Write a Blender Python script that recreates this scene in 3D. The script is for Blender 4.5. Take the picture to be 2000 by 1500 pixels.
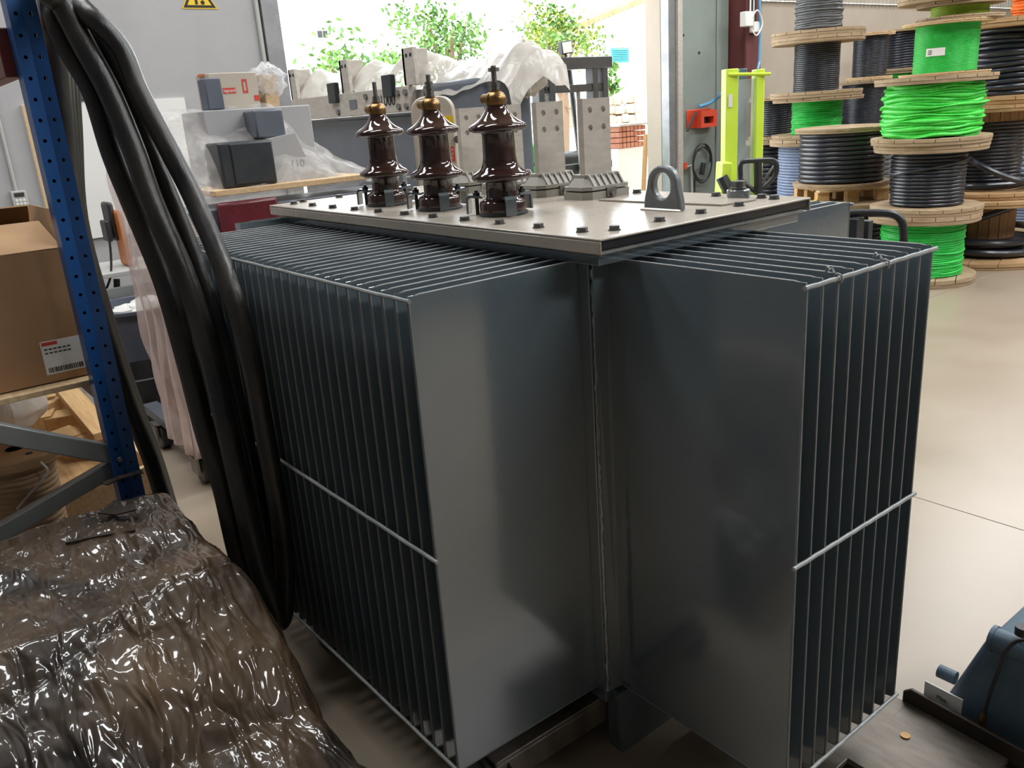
import bpy, bmesh, math, random
from mathutils import Vector, Matrix, noise
import numpy as np
random.seed(7)
PI=math.pi
sc=bpy.context.scene
col=sc.collection
for o in list(bpy.data.objects): bpy.data.objects.remove(o)

# ------------------------------------------------------------------ camera
FPX=1648.5; YAW,PITCH,ROLL=math.radians(52.75),math.radians(17.99),math.radians(-4.072)
CAM=Vector((1.2801,-1.2294,1.67))
CF=Vector((-math.sin(YAW)*math.cos(PITCH),math.cos(YAW)*math.cos(PITCH),-math.sin(PITCH)))
_R=Vector((math.cos(YAW),math.sin(YAW),0)); _U=_R.cross(CF)
CR=_R*math.cos(ROLL)+_U*math.sin(ROLL); CU=_U*math.cos(ROLL)-_R*math.sin(ROLL)
cam=bpy.data.cameras.new('camera'); camo=bpy.data.objects.new('camera',cam); col.objects.link(camo)
cam.sensor_fit='HORIZONTAL'; cam.sensor_width=36; cam.lens=36*FPX/2000; cam.clip_start=.05; cam.clip_end=200
camo.matrix_world=Matrix(((CR.x,CU.x,-CF.x,CAM.x),(CR.y,CU.y,-CF.y,CAM.y),(CR.z,CU.z,-CF.z,CAM.z),(0,0,0,1)))
sc.camera=camo
def ray(x,y): return CF+CR*((x-1000)/FPX)+CU*((750-y)/FPX)
def atz(x,y,z): d=ray(x,y); return CAM+d*((z-CAM.z)/d.z)
def atx(x,y,X): d=ray(x,y); return CAM+d*((X-CAM.x)/d.x)
def aty(x,y,Y): d=ray(x,y); return CAM+d*((Y-CAM.y)/d.y)
def atd(x,y,D): d=ray(x,y); return CAM+d*(D/math.hypot(d.x,d.y))

# ------------------------------------------------------------------ light
sc.view_settings.view_transform='Standard'; sc.view_settings.look='None'
sc.view_settings.gamma=1; sc.view_settings.use_curve_mapping=False
sc.view_settings.exposure=0.45
w=bpy.data.worlds.new('world'); sc.world=w; w.use_nodes=True
bg=w.node_tree.nodes['Background']; bg.inputs[0].default_value=(.88,.94,1,1); bg.inputs[1].default_value=4.2
sun=bpy.data.lights.new('sun','SUN'); sun.energy=8; sun.angle=.01; sun.color=(1,.96,.9)
so=bpy.data.objects.new('sun',sun); col.objects.link(so)
so.rotation_euler=Vector((-.45,.25,-1)).to_track_quat('-Z','Y').to_euler()
def area(name,loc,sx,sy,e,color=(.97,.99,1)):
    l=bpy.data.lights.new(name,'AREA'); l.shape='RECTANGLE'; l.size=sx; l.size_y=sy; l.energy=e; l.color=color
    o=bpy.data.objects.new(name,l); col.objects.link(o); o.location=loc
OVERHEAD_FILL=[(1.0,5.5,1.2,5,300),(1.0,12.5,1.2,5,300),(-3.8,6,1.2,5,190),(-3.8,12.5,1.2,5,260),(5.5,4.0,1.2,5,330),(5.5,11.5,1.2,5,220),(-4.6,-1.2,1.0,4,150),(-1.7,-.75,.8,3,110)]  # unseen overhead area lamps under a closed ceiling, added to fill the hall
for x,y,sx,sy,e in OVERHEAD_FILL: area('overhead_fill',(x,y,6.3),sx,sy,e)

# ------------------------------------------------------------------ materials
def nm(n):
    m=bpy.data.materials.new(n); m.use_nodes=True; return m,m.node_tree,m.node_tree.nodes['Principled BSDF']
def pm(n,c,c2=None,scale=6,rough=.5,metal=0,bump=0,bscale=40,stretch=(1,1,1),spec=.5,rvar=0,detail=5,coat=0):
    m,t,b=nm(n); N=t.nodes; L=t.links
    b.inputs['Base Color'].default_value=(*c,1); b.inputs['Roughness'].default_value=rough; b.inputs['Metallic'].default_value=metal
    b.inputs['Specular IOR Level'].default_value=spec
    if coat: b.inputs['Coat Weight'].default_value=coat; b.inputs['Coat Roughness'].default_value=.03
    tc=N.new('ShaderNodeTexCoord'); mp=N.new('ShaderNodeMapping'); L.new(tc.outputs['Object'],mp.inputs[0]); mp.inputs['Scale'].default_value=stretch
    if c2 is not None:
        nz=N.new('ShaderNodeTexNoise'); nz.inputs['Scale'].default_value=scale; nz.inputs['Detail'].default_value=detail; nz.inputs['Roughness'].default_value=.6
        L.new(mp.outputs[0],nz.inputs[0])
        r=N.new('ShaderNodeValToRGB'); r.color_ramp.elements[0].position=.35; r.color_ramp.elements[1].position=.65
        r.color_ramp.elements[0].color=(*c,1); r.color_ramp.elements[1].color=(*c2,1)
        L.new(nz.outputs[0],r.inputs[0]); L.new(r.outputs[0],b.inputs['Base Color'])
        if rvar:
            mr=N.new('ShaderNodeMapRange'); mr.inputs[3].default_value=max(0,rough-rvar); mr.inputs[4].default_value=rough+rvar
            L.new(nz.outputs[0],mr.inputs[0]); L.new(mr.outputs[0],b.inputs['Roughness'])
    if bump:
        n2=N.new('ShaderNodeTexNoise'); n2.inputs['Scale'].default_value=bscale; n2.inputs['Detail'].default_value=4
        L.new(mp.outputs[0],n2.inputs[0]); bp=N.new('ShaderNodeBump'); bp.inputs['Strength'].default_value=bump; bp.inputs['Distance'].default_value=.01
        L.new(n2.outputs[0],bp.inputs['Height']); L.new(bp.outputs[0],b.inputs['Normal'])
    return m
def film(n,c,alpha,rough=.25,bump=.5,bscale=8,stretch=(1,1,1),tl_=.35):
    m,t,b=nm(n); N=t.nodes; L=t.links; out=N['Material Output']
    b.inputs['Base Color'].default_value=(*c,1); b.inputs['Roughness'].default_value=rough
    tr=N.new('ShaderNodeBsdfTransparent'); tl=N.new('ShaderNodeBsdfTranslucent'); tl.inputs[0].default_value=(*c,1)
    m1=N.new('ShaderNodeMixShader'); m1.inputs[0].default_value=tl_; L.new(b.outputs[0],m1.inputs[1]); L.new(tl.outputs[0],m1.inputs[2])
    tc=N.new('ShaderNodeTexCoord'); mp=N.new('ShaderNodeMapping'); mp.inputs['Scale'].default_value=stretch; L.new(tc.outputs['Object'],mp.inputs[0])
    nz=N.new('ShaderNodeTexNoise'); nz.inputs['Scale'].default_value=bscale; nz.inputs['Detail'].default_value=6; nz.inputs['Distortion'].default_value=1.2
    L.new(mp.outputs[0],nz.inputs[0])
    mr=N.new('ShaderNodeMapRange'); mr.inputs[1].default_value=.3; mr.inputs[2].default_value=.7; mr.inputs[3].default_value=max(0,alpha-.15); mr.inputs[4].default_value=min(1,alpha+.15)
    L.new(nz.outputs[0],mr.inputs[0])
    m2=N.new('ShaderNodeMixShader'); L.new(mr.outputs[0],m2.inputs[0]); L.new(tr.outputs[0],m2.inputs[1]); L.new(m1.outputs[0],m2.inputs[2])
    bp=N.new('ShaderNodeBump'); bp.inputs['Strength'].default_value=bump; bp.inputs['Distance'].default_value=.03; L.new(nz.outputs[0],bp.inputs['Height']); L.new(bp.outputs[0],b.inputs['Normal'])
    L.new(m2.outputs[0],out.inputs[0]); return m
def wood(n,c,c2,stretch=(2,30,30)): return pm(n,c,c2,scale=2,rough=.75,bump=.25,bscale=3,stretch=stretch,spec=.25)
MT={}
MT['paint']=pm('transformer_grey_paint',(.092,.118,.134),(.082,.107,.122),scale=3,rough=.16,bump=.035,bscale=150,spec=1,coat=1)
MT['paint'].node_tree.nodes['Principled BSDF'].inputs['Coat IOR'].default_value=1.75; MT['paint'].node_tree.nodes['Principled BSDF'].inputs['Coat Roughness'].default_value=.1
MT['lid']=pm('dusty_lid_paint',(.42,.365,.30),(.34,.30,.25),scale=2.5,rough=.27,rvar=.1,bump=.05,bscale=40,spec=1)
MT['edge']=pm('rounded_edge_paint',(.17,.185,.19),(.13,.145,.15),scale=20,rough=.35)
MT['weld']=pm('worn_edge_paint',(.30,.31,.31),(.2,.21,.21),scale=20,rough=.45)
MT['bolt']=pm('bolt_steel',(.16,.16,.155),(.10,.10,.10),scale=60,rough=.4,metal=.6)
MT['porcelain']=pm('brown_glazed_porcelain',(.034,.015,.012),(.046,.021,.016),scale=8,rough=.07,spec=.6,coat=.3)
MT['brass']=pm('brass',(.34,.2,.075),(.24,.14,.06),scale=30,rough=.33,metal=.9)
MT['steel']=pm('dull_steel',(.30,.28,.26),(.2,.19,.18),scale=30,rough=.38,metal=.85)
MT['galv']=pm('tinned_bar',(.56,.51,.45),(.46,.42,.37),scale=14,rough=.42,metal=.2,stretch=(1,1,3))
MT['greyplastic']=pm('grey_moulded_plastic',(.33,.31,.27),(.29,.27,.24),scale=10,rough=.5)
MT['rubber']=pm('scuffed_black_cable',(.009,.009,.011),(.032,.028,.022),scale=14,rough=.38,spec=.55,bump=.15,bscale=60,stretch=(1,1,.35),rvar=.1,detail=8)
MT['black']=pm('black_plastic',(.018,.019,.022),(.03,.03,.032),scale=10,rough=.4)
MT['dark']=pm('dark_metal',(.03,.034,.04),(.045,.048,.05),scale=8,rough=.4,metal=.3)
MT['blue']=pm('blue_rack_paint',(.010,.075,.26),(.014,.09,.30),scale=6,rough=.38,bump=.05,bscale=60)
MT['hole']=pm('dark_inside',(.01,.012,.02),rough=.8)
MT['greyrack']=pm('grey_brace_paint',(.27,.29,.28),(.22,.24,.235),scale=8,rough=.42,metal=.3)
MT['redbeam']=pm('dark_red_paint',(.16,.022,.018),(.12,.02,.016),scale=6,rough=.5)
MT['card']=pm('cardboard',(.40,.24,.13),(.34,.195,.10),scale=3,rough=.85,bump=.06,bscale=30,spec=.2)
MT['cardin']=pm('cardboard_inside',(.46,.29,.16),(.40,.25,.14),scale=3,rough=.85,spec=.2)
MT['white']=pm('white_paper',(.72,.71,.68),rough=.7)
MT['ink']=pm('black_ink',(.02,.02,.02),rough=.7)
MT['redink']=pm('red_print',(.55,.05,.03),rough=.6)
MT['yellow']=pm('yellow_print',(.75,.50,.02),rough=.55)
MT['pine']=wood('pine_offcut',(.50,.30,.13),(.60,.39,.19))
MT['plywood']=wood('pale_plank',(.52,.36,.20),(.62,.45,.27))
MT['reelwood']=wood('weathered_reel_wood',(.30,.21,.125),(.42,.315,.205),stretch=(3,3,30))
MT['reelwood2']=wood('warm_reel_wood',(.37,.22,.105),(.46,.30,.16),stretch=(3,3,30))
MT['barrel']=wood('drum_stave_wood',(.24,.13,.065),(.34,.2,.1),stretch=(20,20,1.5))
MT['wallgrey']=pm('grey_plaster_wall',(.36,.355,.36),(.40,.395,.40),scale=1.2,rough=.85,bump=.05,bscale=30,spec=.2)
MT['wallbeige']=pm('beige_block_wall',(.36,.305,.245),(.40,.345,.285),scale=1,rough=.85,bump=.05,bscale=20,spec=.2)
MT['corr']=pm('corrugated_sheet',(.42,.38,.31),(.36,.325,.27),scale=3,rough=.45,metal=.3)
MT['floor']=pm('beige_floor_coating',(.275,.22,.165),(.325,.268,.208),scale=.9,rough=.3,rvar=.08,detail=9,bump=.02,bscale=60)
MT['joint']=pm('dark_joint',(.12,.11,.10),rough=.9)
MT['ceil']=pm('pale_roof_sheet',(.40,.39,.37),rough=.8)
MT['doorgreen']=pm('grey_green_door_paint',(.21,.245,.22),(.24,.275,.25),scale=2,rough=.5)
MT['doorrail']=pm('grey_rail',(.30,.30,.31),(.24,.24,.25),scale=6,rough=.4,metal=.5)
MT['oxide']=pm('red_oxide_paint',(.125,.035,.035),(.15,.045,.042),scale=3,rough=.6)
MT['redplastic']=pm('red_plastic',(.62,.07,.03),rough=.45)
MT['lime']=pm('lime_yellow_paint',(.56,.75,.05),(.62,.80,.08),scale=3,rough=.35)
MT['green']=pm('green_cable',(.012,.42,.045),(.02,.50,.07),scale=20,rough=.42)
MT['lightgreen']=pm('bright_green_cable',(.055,.60,.06),(.08,.70,.09),scale=30,rough=.4)
MT['blackcable']=pm('black_cable',(.012,.015,.024),(.018,.022,.032),scale=20,rough=.3,spec=.7)
MT['greycable']=pm('grey_cable',(.10,.105,.11),(.13,.135,.14),scale=20,rough=.45)
MT['bluecable']=pm('blue_grey_cable',(.16,.21,.33),(.2,.25,.36),scale=20,rough=.45)
MT['orange']=pm('orange_cable',(.80,.16,.02),(.88,.2,.03),scale=20,rough=.45)
MT['olive']=pm('yellow_green_cable',(.26,.42,.03),(.35,.5,.05),scale=30,rough=.45)
MT['conduit']=pm('grey_conduit',(.42,.42,.40),rough=.5)
MT['bluehose']=pm('blue_air_hose',(.12,.34,.55),rough=.4)
MT['resin']=pm('dark_red_cast_resin',(.13,.014,.022),(.09,.012,.018),scale=4,rough=.3,bump=.5,bscale=9)
MT['walldark']=pm('dark_panelled_wall',(.10,.10,.10),(.13,.13,.13),scale=1,rough=.8)
MT['tankgrey']=pm('blue_grey_tank_paint',(.10,.115,.14),(.13,.145,.17),scale=2,rough=.3)
MT['cream']=pm('cream_enamel',(.50,.44,.36),(.46,.41,.34),scale=4,rough=.35)
MT['film']=film('milky_plastic_film',(.62,.58,.53),.84,bscale=5,tl_=.18)
MT['filmclear']=film('clear_plastic_film',(.85,.83,.80),.30,bscale=5,rough=.15)
MT['filmpink']=film('pale_pink_plastic_film',(.74,.62,.60),.72,bscale=4,rough=.22)
MT['bag']=film('crinkled_clear_bag',(.85,.88,.92),.42,bscale=18,rough=.1,bump=1)
MT['acryl']=film('clear_guard_sheet',(.62,.66,.74),.38,bscale=1,rough=.05,bump=0)
MT['bluepaint']=pm('steel_blue_paint',(.06,.105,.15),(.10,.15,.195),scale=5,rough=.42,bump=.08,bscale=50,rvar=.1)
MT['scuffsteel']=pm('scuffed_plate_steel',(.10,.085,.07),(.18,.155,.13),scale=5,rough=.4,metal=.5,rvar=.12,stretch=(1,4,1))
MT['brownsteel']=pm('brown_black_steel',(.028,.02,.015),(.05,.038,.028),scale=9,rough=.45,metal=.2)
MT['binblue']=pm('blue_grey_bin',(.09,.105,.14),(.11,.125,.16),scale=4,rough=.55)
MT['orangepaint']=pm('orange_machine_paint',(.60,.19,.035),(.55,.16,.03),scale=4,rough=.45)
MT['tan']=pm('tan_rope',(.42,.27,.16),(.50,.34,.21),scale=8,rough=.85,stretch=(2,2,30))
MT['facade']=pm('white_render_facade',(.88,.86,.82),(.80,.78,.74),scale=1,rough=.9)
MT['yard']=pm('pale_yard_concrete',(.72,.69,.64),(.64,.62,.57),scale=.6,rough=.9)
MT['teal']=pm('teal_shutter_paint',(.05,.33,.40),rough=.5)
MT['leaf']=pm('sunlit_leaf',(.03,.11,.02),(.12,.26,.03),scale=3,rough=.5)
MT['leafy']=pm('yellow_leaf',(.22,.25,.02),(.14,.24,.03),scale=3,rough=.5)
MT['bark']=pm('bark',(.16,.11,.07),rough=.9)
MT['tile']=pm('terracotta_tile',(.50,.20,.10),(.58,.28,.15),scale=6,rough=.8)
MT['stone']=pm('rubble_stone',(.34,.26,.19),(.46,.38,.3),scale=4,rough=.9,bump=.3,bscale=12)
MT['brick']=pm('red_brick',(.45,.17,.10),(.55,.26,.17),scale=6,rough=.85)
MT['lamp']=pm('lamp_glass',(.75,.78,.75),rough=.1)

def wrapmat():
    m,t,b=nm('black_stretch_film'); N=t.nodes; L=t.links
    tc=N.new('ShaderNodeTexCoord')
    n1=N.new('ShaderNodeTexNoise'); n1.inputs['Scale'].default_value=2.2; n1.inputs['Detail'].default_value=6; n1.inputs['Distortion'].default_value=.8
    L.new(tc.outputs['Object'],n1.inputs[0])
    r=N.new('ShaderNodeValToRGB'); e=r.color_ramp.elements; e[0].position=.36; e[0].color=(.014,.011,.010,1); e[1].position=.70; e[1].color=(.125,.082,.048,1)
    L.new(n1.outputs[0],r.inputs[0]); L.new(r.outputs[0],b.inputs['Base Color'])
    b.inputs['Roughness'].default_value=.5; b.inputs['Specular IOR Level'].default_value=.3; b.inputs['Coat Weight'].default_value=1; b.inputs['Coat Roughness'].default_value=.06
    mp=N.new('ShaderNodeMapping'); mp.inputs['Rotation'].default_value=(0,0,.7); mp.inputs['Scale'].default_value=(1,2.6,1.2); L.new(tc.outputs['Object'],mp.inputs[0])
    n2=N.new('ShaderNodeTexNoise'); n2.inputs['Scale'].default_value=7; n2.inputs['Detail'].default_value=2; n2.inputs['Distortion'].default_value=.5
    L.new(mp.outputs[0],n2.inputs[0])
    n3=N.new('ShaderNodeTexNoise'); n3.noise_type='RIDGED_MULTIFRACTAL'; n3.inputs['Scale'].default_value=9; n3.inputs['Detail'].default_value=3; n3.inputs['Distortion'].default_value=.35; L.new(mp.outputs[0],n3.inputs['Vector'])
    ad=N.new('ShaderNodeMath'); ad.operation='MULTIPLY_ADD'; ad.inputs[1].default_value=.22; L.new(n3.outputs[0],ad.inputs[0]); L.new(n2.outputs[0],ad.inputs[2])
    bp=N.new('ShaderNodeBump'); bp.inputs['Strength'].default_value=1; bp.inputs['Distance'].default_value=.035; L.new(ad.outputs[0],bp.inputs['Height']); L.new(bp.outputs[0],b.inputs['Normal']); L.new(bp.outputs[0],b.inputs['Coat Normal'])
    return m
MT['wrap']=wrapmat()

# ------------------------------------------------------------------ mesh helpers
class MB:
    def __init__(s): s.v=[]; s.f=[]
    def add(s,vs,fs):
        k=len(s.v); s.v+=[tuple(q) for q in vs]; s.f+=[tuple(i+k for i in f) for f in fs]; return s
    def box(s,x0,x1,y0,y1,z0,z1,rz=0):
        vs=[Vector((x,y,z)) for z in(z0,z1) for y in(y0,y1) for x in(x0,x1)]
        if rz:
            c=Vector(((x0+x1)/2,(y0+y1)/2,0)); R=Matrix.Rotation(rz,3,'Z'); vs=[R@(q-c)+c for q in vs]
        return s.add(vs,[(0,2,3,1),(4,5,7,6),(0,1,5,4),(2,6,7,3),(0,4,6,2),(1,3,7,5)])
    def obox(s,c,U,V,W,a,b,h):
        c=Vector(c); U=Vector(U).normalized()*a/2; V=Vector(V).normalized()*b/2; W=Vector(W).normalized()*h/2
        vs=[c+U*i+V*j+W*k for k in(-1,1) for j in(-1,1) for i in(-1,1)]
        return s.add(vs,[(0,2,3,1),(4,5,7,6),(0,1,5,4),(2,6,7,3),(0,4,6,2),(1,3,7,5)])
    def cyl(s,p0,p1,r0,r1=None,n=16,caps=True):
        p0=Vector(p0); p1=Vector(p1); r1=r0 if r1 is None else r1; d=(p1-p0).normalized()
        a=d.orthogonal().normalized(); b=d.cross(a); vs=[]
        for p,r in((p0,r0),(p1,r1)):
            vs+=[p+(a*math.cos(2*PI*i/n)+b*math.sin(2*PI*i/n))*r for i in range(n)]
        fs=[(i,(i+1)%n,n+(i+1)%n,n+i) for i in range(n)]
        if caps: fs+=[tuple(range(n-1,-1,-1)),tuple(range(n,2*n))]
        return s.add(vs,fs)
    def tube(s,path,r,n=10,closed=False,radii=None):
        P=[Vector(p) for p in path]; m=len(P); vs=[]; a=None
        for i in range(m):
            if closed: t=P[(i+1)%m]-P[i-1]
            else: t=P[min(i+1,m-1)]-P[max(i-1,0)]
            t.normalize()
            a=t.orthogonal().normalized() if a is None else (a-t*a.dot(t)).normalized()
            b=t.cross(a); rr=radii[i] if radii else r
            vs+=[P[i]+(a*math.cos(2*PI*k/n)+b*math.sin(2*PI*k/n))*rr for k in range(n)]
        fs=[]
        for i in range(m if closed else m-1):
            j=(i+1)%m
            fs+=[(i*n+k,i*n+(k+1)%n,j*n+(k+1)%n,j*n+k) for k in range(n)]
        if not closed: fs+=[tuple(range(n-1,-1,-1)),tuple(range((m-1)*n,m*n))]
        return s.add(vs,fs)
    def lathe(s,prof,c=(0,0,0),n=32,caps=True,jit=None):
        vs=[]; m=len(prof)
        for i,(r,z) in enumerate(prof):
            for k in range(n):
                a=2*PI*k/n; dr,dz=jit(i,a) if jit else (0,0)
                vs.append((c[0]+(r+dr)*math.cos(a),c[1]+(r+dr)*math.sin(a),c[2]+z+dz))
        fs=[(i*n+k,i*n+(k+1)%n,(i+1)*n+(k+1)%n,(i+1)*n+k) for i in range(m-1) for k in range(n)]
        if caps: fs+=[tuple(range(n-1,-1,-1)),tuple(range((m-1)*n,m*n))]
        return s.add(vs,fs)
    def prism(s,poly,vec):
        n=len(poly); P=[Vector(p) for p in poly]; vec=Vector(vec)
        return s.add(P+[p+vec for p in P],[tuple(range(n-1,-1,-1)),tuple(range(n,2*n))]+[(i,(i+1)%n,n+(i+1)%n,n+i) for i in range(n)])
    def ring(s,outer,inner,vec):
        n=len(outer); vec=Vector(vec); O=[Vector(p) for p in outer]; I=[Vector(p) for p in inner]
        vs=O+I+[p+vec for p in O]+[p+vec for p in I]; fs=[]
        for i in range(n):
            j=(i+1)%n
            fs+=[(i,n+i,n+j,j),(2*n+i,2*n+j,3*n+j,3*n+i),(i,j,2*n+j,2*n+i),(n+i,3*n+i,3*n+j,n+j)]
        return s.add(vs,fs)
    def grid(s,fn,nu,nv):
        vs=[fn(i/nu,j/nv) for i in range(nu+1) for j in range(nv+1)]
        return s.add(vs,[(i*(nv+1)+j,(i+1)*(nv+1)+j,(i+1)*(nv+1)+j+1,i*(nv+1)+j+1) for i in range(nu) for j in range(nv)])
    def holed(s,O,U,V,T,us,vs_,holes,r,n=8):
        """sheet at O spanned by U,V with thickness T; the grid cells listed in holes get a round hole"""
        O=Vector(O); U=Vector(U); V=Vector(V); T=Vector(T)
        for i in range(len(us)-1):
            for j in range(len(vs_)-1):
                a=O+U*us[i]+V*vs_[j]; b=O+U*us[i+1]+V*vs_[j]; c=O+U*us[i+1]+V*vs_[j+1]; d=O+U*us[i]+V*vs_[j+1]
                if (i,j) not in holes: s.prism([a,b,c,d],T); continue
                m=(a+c)/2; sq=[(b+c)/2,c,(c+d)/2,d,(d+a)/2,a,(a+b)/2,b]
                s.ring(sq,[m+(U.normalized()*math.cos(2*PI*k/8)+V.normalized()*math.sin(2*PI*k/8))*r for k in range(8)],T)
        return s
ORG={}
def fix(me):
    bm=bmesh.new(); bm.from_mesh(me); bmesh.ops.recalc_face_normals(bm,faces=bm.faces); bm.to_mesh(me); bm.free()
def mesh(m,name,mat,smooth=35,org=Vector((0,0,0))):
    me=bpy.data.meshes.new(name); me.from_pydata([(v[0]-org.x,v[1]-org.y,v[2]-org.z) for v in m.v],[],m.f); me.update(); fix(me)
    me.materials.append(MT[mat] if isinstance(mat,str) else mat)
    if smooth:
        me.polygons.foreach_set('use_smooth',[True]*len(me.polygons)); me.set_sharp_from_angle(angle=math.radians(smooth))
    return me
def tag(o,label=None,cat=None,group=None,kind=None):
    if label: o['label']=label
    if cat: o['category']=cat
    if group: o['group']=group
    if kind: o['kind']=kind
    return o
def build(m,name,mat,parent=None,smooth=35,bevel=0,org=None,**kw):
    if parent is not None: g=ORG[parent.name]
    elif org is not None: g=Vector(org)
    else:
        a=np.array(m.v); g=Vector(((a[:,0].min()+a[:,0].max())/2,(a[:,1].min()+a[:,1].max())/2,a[:,2].min()))
    o=bpy.data.objects.new(name,mesh(m,name,mat,smooth,g)); col.objects.link(o)
    if parent is not None: o.parent=parent
    else: o.location=g
    ORG[o.name]=g
    if bevel:
        b=o.modifiers.new('bevel','BEVEL'); b.width=bevel; b.segments=2; b.limit_method='ANGLE'
    return tag(o,**kw)
def thing(name,loc,label,cat,group=None):
    o=bpy.data.objects.new(name,None); col.objects.link(o); o.location=loc; o.empty_display_size=.1; ORG[o.name]=Vector(loc)
    return tag(o,label,cat,group)
def inst(me,name,parent,loc,rot=(0,0,0),scale=(1,1,1)):
    """one more object on shared mesh data; loc in world"""
    o=bpy.data.objects.new(name,me); col.objects.link(o); o.parent=parent; o.location=Vector(loc)-ORG[parent.name]; o.rotation_euler=rot; o.scale=scale
    ORG[o.name]=ORG[parent.name]; return o
def struct(m,name,mat,parent=None,**kw):
    o=build(m,name,mat,parent,org=(0,0,0) if parent is None else None,**kw)
    if parent is None: o['kind']='structure'
    return o
def text(s,size,M,mat,parent,name='lettering',extr=.0004):
    cu=bpy.data.curves.new('t','FONT'); cu.body=s; cu.size=size; cu.extrude=extr; cu.align_x='CENTER'; cu.align_y='CENTER'
    t=bpy.data.objects.new('t',cu); col.objects.link(t); bpy.context.view_layer.update()
    me=bpy.data.meshes.new_from_object(t.evaluated_get(bpy.context.evaluated_depsgraph_get())); bpy.data.objects.remove(t)
    g=ORG[parent.name]; me.transform(Matrix.Translation(-g)@M); me.materials.clear(); me.materials.append(MT[mat])
    o=bpy.data.objects.new(name,me); col.objects.link(o); o.parent=parent; ORG[o.name]=g; return o
def frame(o,U,V):
    U=Vector(U).normalized(); V=Vector(V).normalized(); W=U.cross(V)
    return Matrix(((U.x,V.x,W.x,o[0]),(U.y,V.y,W.y,o[1]),(U.z,V.z,W.z,o[2]),(0,0,0,1)))
def spline(pts,k=6):
    P=[Vector(p) for p in pts]; P=[P[0]*2-P[1]]+P+[P[-1]*2-P[-2]]; out=[]
    for i in range(1,len(P)-2):
        for j in range(k):
            t=j/k; a,b,c,d=P[i-1],P[i],P[i+1],P[i+2]
            out.append(.5*((2*b)+(c-a)*t+(2*a-5*b+4*c-d)*t*t+(3*b-a-3*c+d)*t**3))
    out.append(P[-2]); return out
def nz(x,y,z=0,s=1): return noise.noise(Vector((x*s,y*s,z*s)))

# ================================================================== SETTING
WX=-6.5; JL,JR=2.32,7.42; XR=9.0; YL,YR=-5.0,21.0; HZ=6.5
fl=struct(MB().box(WX-.3,XR,YL,YR,-.3,-.012),'floor','joint')
xs=[WX-.3,-5.9,-1.92,2.06,6.04,XR]; ys=[YL,-1.98,2.04,6.06,10.08,14.1,18.1,YR]
for i in range(len(xs)-1):
    for j in range(len(ys)-1):
        build(MB().box(xs[i]+.002,xs[i+1]-.002,ys[j]+.002,ys[j+1]-.002,-.012,0),'slab','floor',fl,bevel=.002)
struct(MB().box(WX-.25,WX,YL,JL,0,HZ),'wall_back','wallgrey')
struct(MB().box(WX-.25,WX,JR,YR,0,2.86),'wall_back_right','wallbeige')
struct(MB().box(WX-.25,WX,JL,JR,4.3,HZ).box(WX-.25,WX,JR,YR,2.95,HZ),'wall_lintel','wallbeige')
struct(MB().box(WX-.25,XR,YL-.2,YL,0,HZ),'wall_left','walldark')
struct(MB().box(WX-.25,XR,YR,YR+.2,0,HZ),'wall_right','wallbeige')
struct(MB().box(XR,XR+.2,YL,YR,0,HZ),'wall_front','walldark')
struct(MB().box(WX-.25,XR+.2,YL-.2,YR+.2,HZ,HZ+.2),'ceiling','ceil')
# corrugated cladding above the block wall
m=MB()
def corr(u,v):
    y=8.2+u*(YR-8.2); return (WX+.04+.018*max(-.6,min(.6,math.sin(y*2*PI/.11)))/.6,y,2.86+v*(HZ-2.86))
m.grid(corr,int((YR-8.2)/.0183),1); struct(m,'trim_1','corr')
# frames round the added overhead lamps; the ceiling behind has no openings
for k,(x,y,sx,sy,e) in enumerate(OVERHEAD_FILL):
    a,b=sx/2,sy/2
    struct(MB().ring([(x-a-.1,y-b-.1,6.3),(x+a+.1,y-b-.1,6.3),(x+a+.1,y+b+.1,6.3),(x-a-.1,y+b+.1,6.3)],[(x-a,y-b,6.3),(x+a,y-b,6.3),(x+a,y+b,6.3),(x-a,y+b,6.3)],(0,0,.2)),'window_%d'%(k+1),'ceil')
# door jamb on the left of the opening, beige reveal
struct(MB().box(WX-.25,WX+.05,JL-.16,JL,0,4.3),'trim_2','doorrail')
# sliding door leaf parked right of the opening
d=struct(MB().box(WX+.06,WX+.12,JR+.22,8.62,0,4.4),'door_1','doorgreen')
build(MB().box(WX+.02,WX+.16,JR-.02,JR+.10,0,4.4),'door_rail','doorrail',d,bevel=.01)
build(MB().box(WX+.02,WX+.2,JR+.12,JR+.2,0,4.4),'door_edge','galv',d,bevel=.01)
build(MB().box(WX+.12,WX+.15,8.36,8.44,0,4.4),'stiffener','doorgreen',d,bevel=.01)
mb=MB()
for px,py in((1334,69),(1323,103),(1365,103),(1323,285),(1365,285)):
    p=atx(px,py,WX+.12); mb.cyl(p,p+Vector((.012,0,0)),.016,n=8)
build(mb,'rivet','dark',d)
# steel column
c=struct(MB().box(WX,WX+.03,8.6,8.95,0,HZ).box(WX+.03,WX+.39,8.70,8.73,0,HZ).box(WX+.39,WX+.42,8.62,8.92,0,HZ),'trim_3','oxide')

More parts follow.
